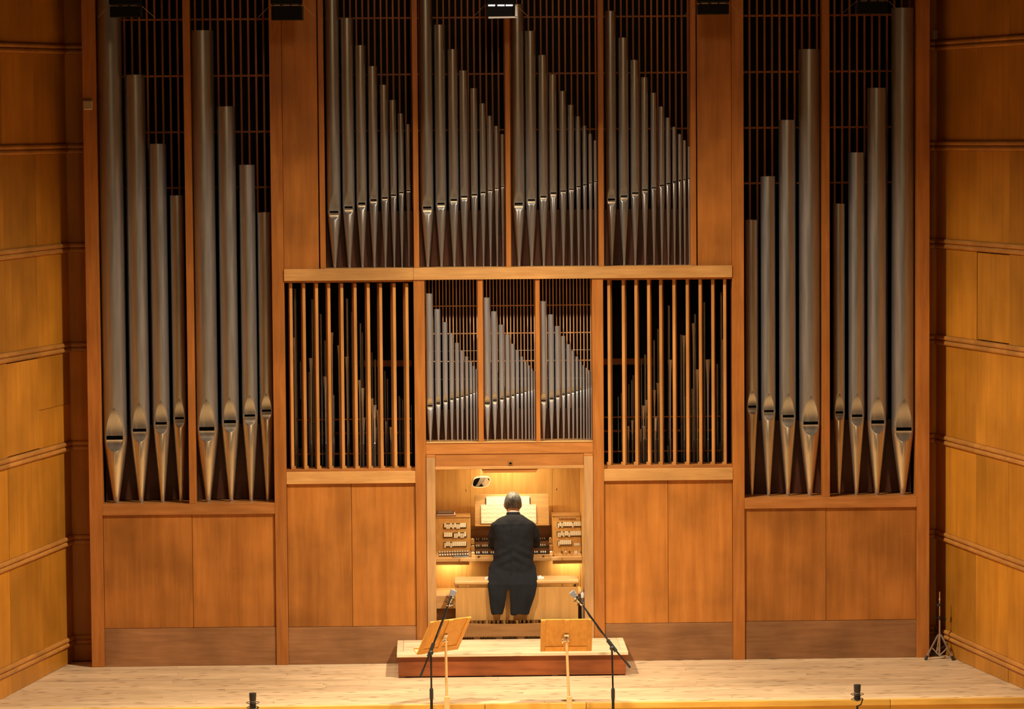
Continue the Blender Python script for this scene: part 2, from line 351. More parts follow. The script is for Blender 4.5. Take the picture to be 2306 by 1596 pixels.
# ------------------------------------------------------------------ side walls
def side_wall(name, A, B, mould, seam_px, label, sgn):
    Y0 = BACKY; far = Vector((wall_at(A, B, Y0), Y0, 0)); near_y = B.y-2.6
    near = Vector((wall_at(A, B, near_y), near_y, 0))
    u = (near-far).normalized(); L = (near-far).length
    nrm = Vector((-u.y, u.x, 0));
    if nrm.x*sgn < 0: nrm = -nrm              # towards the stage
    def hit(px, py):                            # pixel -> (t along the wall, z)
        d = _f + RIGHT*((px-IW/2)/F) - UP*((py-IH/2)/F)
        k = (far-CAM).dot(nrm)/d.dot(nrm); P = CAM+d*k; return (P-far).dot(u), P.z
    wl = empty(name, far); tag(wl, label, 'wall', kind='structure')
    uz = Vector((0, 0, 1))
    def slab(n, t0, t1, z0a, z1a, z0b, z1b, off, th, mt, bevel=0.0):
        P = []
        for za, zb in ((z0a, z0b), (z1a, z1b)):
            q0, q1 = far+u*t0, far+u*t1
            ring = [q0+nrm*(off-th)+uz*za, q0+nrm*off+uz*za, q1+nrm*off+uz*zb, q1+nrm*(off-th)+uz*zb]
            P += ring
        return MB().hexa(P).build(n, mt, wl, bevel=bevel)
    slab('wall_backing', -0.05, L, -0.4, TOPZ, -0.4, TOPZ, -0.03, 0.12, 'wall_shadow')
    lines = []
    for (p0, p1) in mould:
        (t0, z0), (t1, z1) = hit(*p0), hit(*p1); k = (z1-z0)/(t1-t0)*0.9
        lines.append((z0-k*t0, k))             # z = z0 + k t
    lines.append((TOPZ-0.02, 0))
    ts = [0.0]+[hit(*p)[0] for p in seam_px]; 
    while ts[-1] < L: ts.append(ts[-1]+0.95)
    ts[-1] = L
    lo = (0.0, 0.0); half = 0.048
    for r, (c, k) in enumerate(lines):
        for i in range(len(ts)-1):
            a, b2 = ts[i]+0.0025, ts[i+1]-0.0025
            base = 0.002 if r == 0 else half
            sub = None
            if name == 'wall_left' and r == 3 and i == 0: sub = 0.42
            cuts = [0, 1] if sub is None else [0, sub, 1]
            for q in range(len(cuts)-1):
                def zz(f, t): 
                    zl = lo[0]+lo[1]*t+base; zh = c+k*t-half; return zl+(zh-zl)*f
                g = 0.002 if sub else 0
                if name == 'wall_left' and r == 3 and i == 1: g = 0.009
                if name == 'wall_right' and r == 4 and i == 1: a = ts[i]+0.03; g = 0.010
                slab('panel', a, b2, zz(cuts[q], a)+g, zz(cuts[q+1], a)-g, zz(cuts[q], b2)+g, zz(cuts[q+1], b2)-g, random.uniform(-0.003, 0.002), 0.022, 'wall_panel', 0.002)
        if r < len(lines)-1:
            for i in range(len(ts)-1):
                a, b2 = ts[i]+0.001, ts[i+1]-0.001
                prof = []
                for cz, rr in ((0.024, 0.023), (-0.024, 0.023)):
                    for j in range(6):
                        an = math.pi/2-math.pi*j/5; prof.append((0.004+rr*0.9*math.cos(an), cz+rr*math.sin(an)))
                prof = [(-0.02, 0.047)]+prof+[(-0.02, -0.047)]
                R = [[far+u*t+nrm*d+uz*(c+k*t+z) for d, z in prof] for t in (a, b2)]
                MB().rings(R).build('moulding', 'wall_mould', wl, smooth=True)
        lo = (c, k)
    return wl, lines, far, u, nrm, hit
LM = [((0, 1518), (155, 1446)), ((0, 1280), (152, 1219)), ((0, 1048), (150, 1006)), ((0, 808), (150, 783)), ((0, 575), (140, 559)), ((0, 338), (140, 335)), ((0, 106), (148, 110))]
RM = [((2306, 1508), (2132, 1429)), ((2306, 1275), (2138, 1212)), ((2306, 1037), (2138, 994)), ((2306, 793), (2141, 769)), ((2306, 563), (2140, 550)), ((2306, 328), (2140, 328)), ((2306, 89), (2140, 100))]
wl, LL, farL, uL, nL, hitL = side_wall('wall_left', A_L, B_L, LM, [(99, 1525), (27, 1562)], 'orange plywood panelled side wall left of the organ', 1)
wr, LR, farR, uR, nR, hitR = side_wall('wall_right', A_R, B_R, RM, [(2197, 1505), (2270, 1536)], 'orange plywood panelled side wall right of the organ', -1)
# narrow back wall beside the case
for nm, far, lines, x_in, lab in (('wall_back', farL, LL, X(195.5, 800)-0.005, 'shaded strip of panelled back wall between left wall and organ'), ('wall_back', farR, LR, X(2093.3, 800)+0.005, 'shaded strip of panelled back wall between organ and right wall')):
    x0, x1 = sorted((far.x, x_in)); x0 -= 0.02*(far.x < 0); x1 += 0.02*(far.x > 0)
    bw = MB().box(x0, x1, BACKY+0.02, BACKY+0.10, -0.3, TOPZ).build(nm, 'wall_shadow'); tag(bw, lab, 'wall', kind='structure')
    lo = 0.0
    for r, (c, k) in enumerate(lines):
        MB().box(x0, x1, BACKY, BACKY+0.02, lo+(0.002 if r == 0 else 0.048), c-0.048).build('panel', 'wall_panel', bw)
        if r < len(lines)-1:
            prof = [(-0.01, 0.047)]
            for cz in (0.024, -0.024):
                for j in range(6): an = math.pi/2-math.pi*j/5; prof.append((0.004+0.02*math.cos(an), cz+0.023*math.sin(an)))
            prof.append((-0.01, -0.047))
            MB().rings([[Vector((x, BACKY-d, c+z)) for d, z in prof] for x in (x0, x1)]).build('moulding', 'wall_mould', bw, smooth=True)
        lo = c
# ------------------------------------------------------------------ organ case
case = empty('organ_case', (0, 0, 0)); tag(case, 'large orange wooden pipe organ case with framed bays and panels', 'organ')
def part(name, x0, x1, y0, y1, z0, z1, mt, par=case, bevel=0.0025): return MB().box(min(x0, x1), max(x0, x1), y0, y1, min(z0, z1), max(z0, z1)).build(name, mt, par, bevel=bevel)
XS = {'lo': X(195.5, 800), 'li': X(226.5, 900), 'lm0': X(421.5, 800), 'lm1': X(437, 800), 'lr': X(614.3, 800), 'ls': X(641.5, 800),
      'c0': X(932.5, 800), 'c1': X(957.5, 800), 'c2': X(1334, 800), 'c3': X(1359, 800),
      'rs': X(1649.5, 800), 'rl': X(1676.2, 800), 'rm0': X(1852.5, 800), 'rm1': X(1869, 800), 'ri': X(2064.5, 900), 'ro': X(2093.3, 800)}
ZT = {'trt': Z(1150, 1126.5), 'trb': Z(1150, 1151), 'tpb': Z(1150, 1405.5),     # tower rail top, bottom, panel bottom
      'urt': Z(1150, 601.5), 'urb': Z(1150, 628.5), 'grt': Z(1150, 1058.5), 'grb': Z(1150, 1085), 'gpb': Z(1150, 1407), 'sill': Z(1150, 994.5), 'beam': Z(1150, 1021.5)}
DEP = 0.22
# stiles
for a, b2 in (('lo', 'li'), ('ri', 'ro')): part('stile', XS[a], XS[b2], 0, DEP, 0, TOPZ, 'case_v')
for a, b2 in (('lr', 'ls'), ('rs', 'rl')): part('stile', XS[a], XS[b2], 0, DEP, 0, TOPZ, 'case_v')
for a, b2 in (('c0', 'c1'), ('c2', 'c3')): part('stile', XS[a], XS[b2], 0, DEP, 0, ZT['urb'], 'case_v')
# towers
for a, m0, m1, b2, seam in (('li', 'lm0', 'lm1', 'lr', X(433.5, 1290)), ('rl', 'rm0', 'rm1', 'ri', X(1861, 1270))):
    part('mullion', XS[m0], XS[m1], 0.004, 0.15, ZT['trt'], TOPZ, 'case_v')
    part('rail', XS[a], XS[b2], 0, 0.34, ZT['trb'], ZT['trt'], 'case_h')
    part('panel', XS[a]+0.003, seam-0.0015, 0.022, 0.05, ZT['tpb'], ZT['trb'], 'case_panel')
    part('panel', seam+0.0015, XS[b2]-0.003, 0.024, 0.05, ZT['tpb'], ZT['trb'], 'case_panel')
    part('plinth', XS[a]+0.001, XS[b2]-0.001, 0.016, 0.06, 0.0, ZT['tpb']-0.003, 'plinth')
# middle
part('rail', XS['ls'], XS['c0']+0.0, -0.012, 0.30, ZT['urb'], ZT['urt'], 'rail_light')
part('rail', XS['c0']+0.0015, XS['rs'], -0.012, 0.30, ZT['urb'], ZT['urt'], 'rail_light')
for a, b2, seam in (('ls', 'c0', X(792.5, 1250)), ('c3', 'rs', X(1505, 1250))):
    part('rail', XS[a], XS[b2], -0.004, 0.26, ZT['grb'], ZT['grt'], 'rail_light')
    part('panel', XS[a]+0.003, seam-0.0015, 0.022, 0.05, ZT['gpb'], ZT['grb'], 'case_panel')
    part('panel', seam+0.0015, XS[b2]-0.003, 0.024, 0.05, ZT['gpb'], ZT['grb'], 'case_panel')
    part('plinth', XS[a]+0.001, XS[b2]-0.001, 0.016, 0.06, 0.0, ZT['gpb']-0.003, 'plinth')
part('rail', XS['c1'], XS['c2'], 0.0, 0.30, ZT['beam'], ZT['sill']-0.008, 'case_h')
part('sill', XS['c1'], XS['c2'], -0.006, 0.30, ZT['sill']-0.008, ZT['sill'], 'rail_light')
# upper panels and their trim
up = {'t0': X(719, 400), 't1': X(731, 400), 't2': X(1555.5, 400), 't3': X(1568, 400)}
part('panel', XS['ls']+0.002, up['t0']-0.01, 0.02, 0.05, ZT['urt'], TOPZ, 'case_panel'); part('mullion', up['t0'], up['t1'], 0.004, 0.2, ZT['urt'], TOPZ, 'case_v')
part('panel', up['t3']+0.01, XS['rs']-0.002, 0.02, 0.05, ZT['urt'], TOPZ, 'case_panel'); part('mullion', up['t2'], up['t3'], 0.004, 0.2, ZT['urt'], TOPZ, 'case_v')
um = [(X(929.5, 300), X(941.5, 300)), (X(1138, 300), X(1149, 300)), (X(1347.5, 300), X(1359, 300))]
for a, b2 in um: part('mullion', a, b2, 0.004, 0.15, ZT['urt'], TOPZ, 'case_v')
cm = [(X(1076.5, 800), X(1088, 800)), (X(1206.5, 800), X(1216, 800))]
for a, b2 in cm: part('mullion', a, b2, 0.004, 0.12, ZT['sill'], ZT['urb'], 'case_v')
# inside: back, sides, floors, dividing boards
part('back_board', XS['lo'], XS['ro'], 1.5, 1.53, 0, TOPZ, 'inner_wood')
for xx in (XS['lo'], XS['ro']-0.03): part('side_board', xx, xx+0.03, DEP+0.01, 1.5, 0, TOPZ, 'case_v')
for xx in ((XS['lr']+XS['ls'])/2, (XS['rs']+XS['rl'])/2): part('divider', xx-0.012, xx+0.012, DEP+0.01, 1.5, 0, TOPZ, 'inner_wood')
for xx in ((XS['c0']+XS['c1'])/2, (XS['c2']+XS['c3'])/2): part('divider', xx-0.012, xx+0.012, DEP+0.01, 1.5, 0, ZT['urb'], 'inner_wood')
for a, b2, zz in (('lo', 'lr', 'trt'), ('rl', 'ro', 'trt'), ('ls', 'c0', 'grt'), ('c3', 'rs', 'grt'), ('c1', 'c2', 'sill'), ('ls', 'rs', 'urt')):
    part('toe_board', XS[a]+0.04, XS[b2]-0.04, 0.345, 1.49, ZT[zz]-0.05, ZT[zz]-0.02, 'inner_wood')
# backing boards behind the pipe feet
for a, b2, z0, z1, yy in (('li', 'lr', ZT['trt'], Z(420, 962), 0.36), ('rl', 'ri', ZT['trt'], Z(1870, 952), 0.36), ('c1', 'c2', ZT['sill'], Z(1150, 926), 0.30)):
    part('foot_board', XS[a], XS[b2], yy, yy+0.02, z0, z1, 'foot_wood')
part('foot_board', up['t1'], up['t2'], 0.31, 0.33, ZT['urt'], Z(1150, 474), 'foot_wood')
# lattices
def lattice(x0, x1, z0, z1, Y, pitch, wd, hz, start, mt='lattice_wood'):
    lt = empty('lattice', ((x0+x1)/2, Y, z0)); lt.parent = case; lt.location = ORG[lt.name]
    me = None; x = x0+start
    while x < x1-wd*0.5:
        if me is None:
            o = MB().box(x-wd/2, x+wd/2, Y, Y+wd, z0, z1).build('lattice_bar', mt, lt); me = o.data; oy, oz = ORG[o.name].y, ORG[o.name].z
        else: link('lattice_bar', me, lt, Vector((x, oy, oz)))
        x += pitch
    for z in hz: MB().box(x0, x1, Y+wd, Y+wd*2, z-wd/2, z+wd/2).build('cross_bar', mt, lt)
LY = 0.40
hzs = [Z(1150, v, LY) for v in (39, 166, 292, 417)]; hzs.append(hzs[0]+(hzs[0]-hzs[1]))
for a, b2 in (('li', 'lm0'), ('lm1', 'lr'), ('rl', 'rm0'), ('rm1', 'ri')):
    lattice(XS[a]-0.02, XS[b2]+0.02, Z(420, 960, LY), TOPZ, LY, 16.8/236.4*1.012, 0.018, hzs, 0.045)
LU = 0.35
ue = [up['t1']]+[q for p in um for q in p]+[up['t2']]
for i in range(4): lattice(ue[2*i]-0.015, ue[2*i+1]+0.015, Z(1150, 474, LU), TOPZ, LU, 13.55/236.4*1.012, 0.0155, hzs[:3]+hzs[4:], 0.032)
LC = 0.33
ce = [XS['c1']]+[q for p in cm for q in p]+[XS['c2']]
hzc = [Z(1150, v, LC) for v in (688, 750, 812.5)]
for i in range(3): lattice(ce[2*i]-0.01, ce[2*i+1]+0.01, Z(1150, 927, LC), ZT['urb'], LC, 7.62/236.4*1.012, 0.0105, hzc, 0.02, 'lattice_light')
for i in range(3):
    for v in (789, 852.5):
        z = Z(1150, v, 0.13); MB().tube([(ce[2*i], 0.135, z), (ce[2*i+1], 0.135, z)], 0.0025, 6).build('pipe_rod', 'wire', case)
# louvre slats of the two swell boxes
def slats(pxs, sgn, ytop, ybot, rightpx):
    for i, px in enumerate(pxs):
        x = X(px, 640); z0, z1 = Z(px, ybot), Z(px, ytop)-0.004
        a = math.radians(sgn*(9+(1.0*i if sgn < 0 else 9-i)*0.25)); dirv = Vector((math.sin(a), math.cos(a), 0)); nx = Vector((dirv.y, -dirv.x, 0))
        hw, dp = 0.0142, 0.13; f0 = Vector((x, 0.055, 0))
        P = []
        for z in (z0, z1):
            for s1, s2 in ((-hw, 0), (hw, 0), (hw, dp), (-hw, dp)): P.append(f0+nx*s1+dirv*s2+Vector((0, 0, z)))
        sl = MB().hexa(P).build('slat', 'slat_wood', case, bevel=0.0015)
        MB().box(x-hw*1.0-(0.012 if sgn > 0 else 0), x+hw+(0.012 if sgn < 0 else 0), 0.052, 0.085, z0-0.006, z0+0.022).build('pivot_block', 'slat_wood', sl)
zL = [620+q/3.129 for q in (107, 199, 289, 375, 467, 561, 654, 741, 837, 926)]
zR = [1340+q/3.129 for q in (98, 200, 290, 379, 464, 558, 652, 743, 832, 916)]
slats(zL, -1, 637.5, 1056.0, 0); slats(zR, 1, 628.5, 1046.5, 0)
for a, b2, yy in (('ls', 'c0', 1055.5), ('c3', 'rs', 1046.5)):
    z = Z(790 if a == 'ls' else 1505, yy)
    part('inner_sill', XS[a], XS[b2], 0.05, 0.26, ZT['grt']-0.002, z-0.004, 'case_h')
    part('head_strip', XS[a], XS[b2], 0.03, 0.10, ZT['urb']-0.018, ZT['urb'], 'case_v')

# ------------------------------------------------------------------ pipes
def make_pipe(label, group, px, pyref, ytop, yapex, ys0, ys1, ylip, ytip, dpx, Y, mats, n=40, toe=True):
    r = dpx/2/(F/(D+Y)); x = X(px, pyref, Y)
    yc = lambda v: Z(px, v, Y)
    Yf = Y-r*0.72                                    # front of the flattened mouth
    zt = Z(px, ytop, Y); zp = Z(px, ytip, Y)
    za, z0, z1, zl = (Z(px, v, Yf) for v in (yapex, ys0, ys1, ylip))
    root = empty('organ_pipe', (x, Y, zp)); tag(root, label, 'organ pipe', group)
    hwm = 0.70*r; rt = max(r*0.20, 0.006)
    rc = lambda z: rt+(r-rt)*min(1, max(0, (z-zp)/(z1-zp)))**0.93      # foot cone radius
    hup = lambda z: hwm*math.sin(math.pi/2*min(1, max(0, (za-z)/(za-z0)))**0.82)
    hlo = lambda z: hwm*math.sqrt(max(0, 1-((z1-z)/(z1-zl))**2.2)) if z > zl else 0
    def ring(z, rad, hw, eps=0.0):
        R = []; dep = -math.sqrt(max(0, rad*rad-hw*hw))+ (0.004*min(1, r/0.05) if hw > 0 else 0)
        for j in range(n):
            an = 2*math.pi*j/n; xx, yy = rad*math.cos(an), rad*math.sin(an)
            if hw > 0 and yy < dep: yy = dep
            R.append(Vector((x+xx, Y+yy, z)))
        return R
    k = 9
    # speaking length, open at the top
    zs = [z0+(za-z0)*i/k for i in range(k+1)]
    R = [ring(z, r, hup(z)) for z in zs]+[ring(zt, r, 0), ring(zt, r*0.95, 0), ring(zt-0.25, r*0.95, 0)]
    MB().rings(R).build('pipe_body', mats[0], root, smooth=True)
    # foot
    zz = [zp+0.012, zp+(zl-zp)*0.35, zp+(zl-zp)*0.7, zl-(z1-zl)*0.02]+[zl+(z1-zl)*i/k for i in range(1, k+1)]
    MB().rings([ring(z, rc(z), hlo(z)) for z in zz]+[ring(z0+0.0005, r, hwm)]).build('pipe_foot', mats[1], root, smooth=True)
    MB().lathe([(rt*1.0, 0), (rt*1.12, 0.006), (rc(zp+0.02)*1.03, 0.03)], (x, Y, zp), 16).build('toe', 'toe_lead', root, smooth=True)
    # lips
    def lip(name, zs, hw, rad, mt):
        b = MB(); prev = None; th = min(0.0025, r*0.06)
        for z in zs:
            h = max(hw(z), 0.0004); d = Y-math.sqrt(max(rad(z)**2-h*h, 0)); q = len(b.v)
            b.v += [(x-h, d, z), (x, d-th*0.2, z), (x+h, d, z)]
            if prev is not None: b.f += [(prev, prev+1, q+1, q), (prev+1, prev+2, q+2, q+1)]
            prev = q
        return b.build(name, mt, root, smooth=True)
    lip('upper_lip', [z0+(za-z0)*(i/14) for i in range(15)], hup, lambda z: r, mats[2])
    lip('lower_lip', [zl+(z1-zl)*(1-(1-i/12)**1.6) for i in range(13)], hlo, rc, mats[3])
    d = Y-math.sqrt(r*r-hwm*hwm)
    MB().box(x-hwm, x+hwm, d+0.001, d+max(0.012, r*0.3), z1-0.001, z0+0.001).build('mouth_slot', 'slot_black', root)
    for s in (-1, 1): 
        if dpx > 20: MB().box(x+s*hwm-0.0025, x+s*hwm+0.0025, d-0.004, d+0.014, z1-(z1-zl)*0.25, z0+(z0-z1)*0.5).build('mouth_ear', mats[0], root)
    if toe:
        MB().box(x-max(rt*1.9, 0.02), x+max(rt*1.9, 0.02), Y-0.035, Y+0.035, zp-0.008, zp).build('toe_plate', 'pipe_lip', root)
    return root
TM = ('pipe_zinc', 'pipe_foot', 'pipe_lip', 'pipe_lip')
def series(rows, place_txt, group, Y, pyref, ytip, mats, n, by_height=True, toe=False, apex=None):
    order = sorted(range(len(rows)), key=lambda i: rows[i][1])
    for rank, i in enumerate(order):
        cx, yt, ya, s0, s1, yl, dp = rows[i]
        make_pipe('%s grey metal organ pipe in %s' % (ORD[rank], place_txt), group, cx, pyref, yt, ya, s0, s1, yl, ytip, dp, Y, mats, n, toe)
YT = 0.165
T1 = [(256.5, -26, 917, 981, 990, 1016.6, 54.5), (312.5, 168.4, 905, 965, 972, 995, 44.5), (361, 323.8, 901, 950, 956, 977, 38.5), (402.5, 440, 897, 939, 944, 962, 31)]
T2 = [(464, 68.7, 897, 961, 970, 994, 50), (516, 239.6, 894, 945.5, 953, 973, 40.5), (561, 371, 889, 933, 938, 957, 36), (598.5, 478, 885.6, 922, 927, 944, 31.5)]
T3 = [(1692.5, 495, 880, 913, 918, 932, 28.5), (1730, 397, 885, 923, 928, 946, 33), (1773.5, 270, 885, 934, 940, 962, 38), (1823.5, 111, 890, 949, 956, 980, 49)]
T4 = [(1889, 458.5, 885, 926, 931, 946, 27.5), (1928.5, 343, 885, 933, 939, 959, 36), (1974.5, 198, 892, 946, 954, 976, 43.5), (2033, 18, 897, 962, 970, 994, 51.5)]
series(T1, 'outer bay of left tower', 'outer left tower bay pipes', YT, 760, 1132, TM, 44, toe=True)
series(T2, 'inner bay of left tower', 'inner left tower bay pipes', YT, 760, 1129.5, TM, 44, toe=True)
series(T3, 'inner bay of right tower', 'inner right tower bay pipes', YT, 760, 1117, TM, 44, toe=True)
series(T4, 'outer bay of right tower', 'outer right tower bay pipes', YT, 760, 1114.5, TM, 44, toe=True)
UA = [(751, -40, 435, 475, 479, 495, 30.5), (784, 41, 430, 464.5, 468.5, 483, 28), (813.5, 102, 425, 456, 460, 472, 24), (840.5, 149, 422, 448.5, 452, 462.5, 21.5), (865.5, 191, 420, 444, 447, 455, 18), (885.5, 225, 416, 438, 441, 446.5, 15), (903, 255.5, 413, 432.5, 435, 441, 13), (919, 279.6, 411, 428, 430.5, 435, 11)]
UB = [(961, -30, 433, 465, 469, 484, 29), (992, 55.8, 425, 456.5, 460, 472, 25.5), (1021, 111, 420, 448, 451.6, 460.5, 23), (1044.7, 159, 416, 441, 444, 453, 19.5), (1067.7, 198.6, 413, 437, 440, 445.6, 16.5), (1087, 232.7, 411, 432, 435, 440, 14.5), (1103, 260.7, 408, 427.6, 430, 434, 12.5), (1118, 283.6, 405, 423, 425, 429, 10.5), (1131.5, 302, 403, 419.6, 421.6, 425, 9)]
UC = [(1167, 10, 425, 456.5, 460.5, 474, 28.5), (1195.7, 70, 418, 448.5, 451.7, 462, 25.5), (1223, 124, 414, 441, 444, 453, 21), (1245.5, 167.7, 410, 433, 436, 445.6, 18), (1267.6, 205, 407, 429, 431.6, 437, 16), (1286, 236, 404, 425, 427, 433, 14), (1302, 262, 401, 419, 421.6, 426, 11.5), (1316.5, 283, 398, 415, 417.6, 421, 10), (1329.3, 301, 395, 411, 413, 416, 9), (1340.6, 316, 393, 408, 410, 413, 8)]
UD = [(1376, 25, 421, 447, 451, 464, 25), (1404.5, 85, 413, 440, 443, 454.5, 23.5), (1429.7, 135, 408, 433, 436, 445.6, 20), (1452, 174, 403, 426, 429, 437, 16.5), (1472, 209, 400, 421.6, 424, 430, 14), (1490, 240, 397, 416, 419, 423, 13), (1504.5, 265, 395, 412, 415, 418, 11.5), (1518.5, 285.6, 393, 408, 411, 413.5, 10), (1531, 302, 391, 405, 407.5, 410, 9), (1541.5, 316, 390, 403, 405, 407, 7.5), (1551.5, 330, 389, 401, 403, 405, 6.5)]
UM = ('pipe_zinc', 'pipe_zinc', 'pipe_zinc', 'pipe_lip')
for rows, txt, tip in ((UA, 'leftmost bay of upper centre', 603.5), (UB, 'second bay from left of upper centre', 601), (UC, 'third bay from left of upper centre', 599.5), (UD, 'rightmost bay of upper centre', 597.5)):
    series(rows, txt, txt+' pipes', 0.13, 350, tip, UM, 32)
CA = [(967.5, 661, 892.5, 911.5, 914, 922, 16.7), (986, 696, 888, 906, 908.3, 916, 13.3), (1002.5, 725.6, 885, 902, 904, 910, 11.8), (1016.5, 749.6, 881, 897, 899, 904.6, 9.8), (1029.5, 772, 879, 894, 895.6, 900, 8.8), (1040, 788.8, 877, 891.5, 893, 897, 8), (1051, 802.6, 876, 889, 890.4, 894, 7.4), (1060, 813.8, 874, 886, 887.3, 890, 6.6), (1067.3, 824, 873, 883.5, 884.7, 887, 5.6), (1073.3, 831, 872, 881.5, 882.6, 885, 4.6)]
CB = [(1096.5, 670, 887, 906, 908.4, 916.4, 16.2), (1113.5, 701, 882, 899.5, 901.8, 910, 13), (1129.3, 731, 879, 896.3, 898.2, 904, 11.3), (1143, 752.7, 876, 891.6, 893.4, 900, 10), (1154.7, 774, 874, 889, 890.8, 895, 9), (1165, 788, 872, 885, 886.4, 889.5, 7.8), (1174.7, 802.6, 871, 884, 885.3, 888, 6.6), (1183, 814, 869, 881, 882.2, 884.6, 6), (1190.5, 822.5, 868, 879, 880.1, 882.3, 5.2), (1197.3, 830, 867, 877.5, 878.5, 880.6, 5), (1203, 835.4, 866, 875.5, 876.4, 878.4, 4.2)]
CC = [(1223.5, 678, 882, 900, 902.3, 910.7, 15.3), (1241.3, 708, 878, 895.6, 897.6, 904.6, 13), (1255.7, 734, 875, 891, 893, 899, 11), (1268.5, 756.5, 872, 886.3, 888, 894.5, 9.2), (1280, 775, 870, 884.3, 885.8, 889.5, 9), (1290, 789.6, 868, 882, 883.3, 886, 7.2), (1299, 802.6, 866, 879.2, 880.4, 883, 6.5), (1307.3, 812.7, 865, 877.4, 878.5, 881, 5.4), (1314, 822, 864, 876, 877, 879, 4.7), (1320.7, 828, 863, 874.5, 875.4, 877.3, 4), (1326, 833.4, 862, 872.6, 873.5, 875.2, 3.7), (1331, 838, 861, 870.6, 871.4, 873, 3.4)]
CM = ('pipe_tin', 'pipe_tin', 'pipe_foot', 'pipe_lip')
for rows, txt, tip in ((CA, 'left third of small centre bay', 995.5), (CB, 'middle third of small centre bay', 994), (CC, 'right third of small centre bay', 992.5)):
    series(rows, txt, txt+' pipes', 0.07, 820, tip, CM, 24)

# pipes inside the swell boxes
def inner_pipes(ox, reeds, flues, side, ybase):
    ti = lambda q: (ox+q[0]/3.129, 600+q[1]/3.129, q[2]/3.129)
    for k, q in enumerate(sorted(reeds)):
        px, yt, wd = ti(q); Y = 0.34+0.10*(k % 3); sc = F/(D+Y); r = wd/2/sc*0.95
        x, zt, zb = X(px, yt, Y), Z(px, yt, Y), Z(px, ybase, Y)-0.02
        root = empty('organ_pipe', (x, Y, zb)); tag(root, '%s flared reed pipe from the left inside %s slatted box' % (NTH[k], side), 'organ pipe', 'reed pipes in %s slatted box' % side)
        zm = zb+0.26
        MB().lathe([(r*0.26, zm-zb), (r*0.42, (zm-zb)*0.35+(zt-zb)*0.65), (r*0.6, zt-zb-min(0.12, (zt-zm)*0.3)), (r, zt-zb), (r*1.14, zt-zb+0.001), (r*1.14, zt-zb+0.007), (r*0.95, zt-zb+0.007), (r*0.55, zt-zb-0.12)], (x, Y, zb), 14).build('resonator', 'pipe_reed', root, smooth=True)
        MB().lathe([(0.010, 0), (r*0.55, 0.10), (r*0.55, 0.24), (r*0.62, 0.25), (r*0.3, 0.262)], (x, Y, zb), 12).build('boot', 'pipe_zinc', root, smooth=True)
    for k, q in enumerate(sorted(flues)):
        px, yt, wd = ti(q); Y = 0.67+0.11*(k % 3); sc = F/(D+Y); r = wd/2/sc
        x, zt, zb = X(px, yt, Y), Z(px, yt, Y), Z(px, ybase, Y)-0.02
        root = empty('organ_pipe', (x, Y, zb)); wooden = len(q) > 3
        tag(root, '%s %s from the left inside %s slatted box' % (NTH[k], 'straight dark pipe', side), 'organ pipe', 'straight pipes in %s slatted box' % side)
        zm = zb+0.16+0.1*random.random()
        if wooden: MB().box(x-r, x+r, Y-r, Y+r, zm, zt).build('pipe_body', 'inner_wood', root)
        else: MB().lathe([(r, zm-zb), (r, zt-zb), (r*0.9, zt-zb), (r*0.9, zt-zb-0.1)], (x, Y, zb), 14).build('pipe_body', 'pipe_zinc', root, smooth=True)
        MB().lathe([(r*0.3, 0), (r, zm-zb)], (x, Y, zb), 12).build('pipe_foot', 'pipe_zinc', root, smooth=True)
inner_pipes(620, [(133, 505, 24), (250, 650, 30), (352, 780, 32), (398, 470, 24), (448, 560, 26), (504, 640, 30), (594, 805, 24), (616, 862, 28), (698, 982, 34), (722, 1015, 18), (706, 1138, 24), (728, 1152, 16), (815, 1135, 24), (780, 1095, 16), (684, 935, 20), (622, 1070, 30)],
    [(258, 230, 24), (320, 335, 22), (505, 225, 24), (540, 318, 22), (612, 465, 18), (350, 520, 20), (240, 742, 36), (408, 905, 22), (456, 948, 20), (520, 1140, 32, 1), (155, 935, 50, 1), (704, 655, 18), (680, 605, 14), (790, 790, 18), (772, 735, 12), (822, 855, 14), (873, 912, 12), (882, 925, 9), (898, 935, 10), (958, 975, 9), (176, 670, 18), (136, 155, 30), (600, 400, 16)], 'left', 1052)
inner_pipes(1340, [(625, 490, 28), (694, 405, 30), (795, 660, 40), (720, 730, 28), (528, 662, 32), (443, 825, 26), (418, 875, 22), (358, 945, 24), (340, 985, 30), (262, 1090, 22), (235, 1130, 16), (346, 1130, 26), (322, 1150, 16), (428, 1070, 20), (898, 520, 22)],
    [(520, 275, 22), (607, 480, 24), (415, 520, 18), (443, 440, 18), (352, 620, 20), (325, 657, 16), (268, 765, 12), (258, 800, 12), (237, 830, 10), (185, 890, 10), (163, 918, 10), (686, 860, 24), (705, 335, 24), (862, 685, 24), (890, 180, 24), (630, 915, 20), (522, 1100, 34, 1), (878, 930, 34, 1), (770, 250, 18)], 'right', 1043)
for a, b2, pxm, dy in (('ls', 'c0', 790, 0), ('c3', 'rs', 1505, -6)):
    for yy, Y, th in ((1020, 0.62, 0.012), (973, 0.98, 0.02), (943, 0.62, 0.010)):
        z = Z(pxm, yy+dy, Y); part('rack_board', XS[a]+0.03, XS[b2]-0.03, Y, Y+0.03, z-th, z, 'lattice_wood', bevel=0)
    z = Z(pxm, 819+dy, 1.2); part('cross_beam', XS['c0']-0.55 if a == 'ls' else XS[a]+0.03, XS[b2]-0.03 if a == 'ls' else XS['c3']+0.55, 1.2, 1.25, z-0.03, z+0.03, 'lattice_wood', bevel=0)

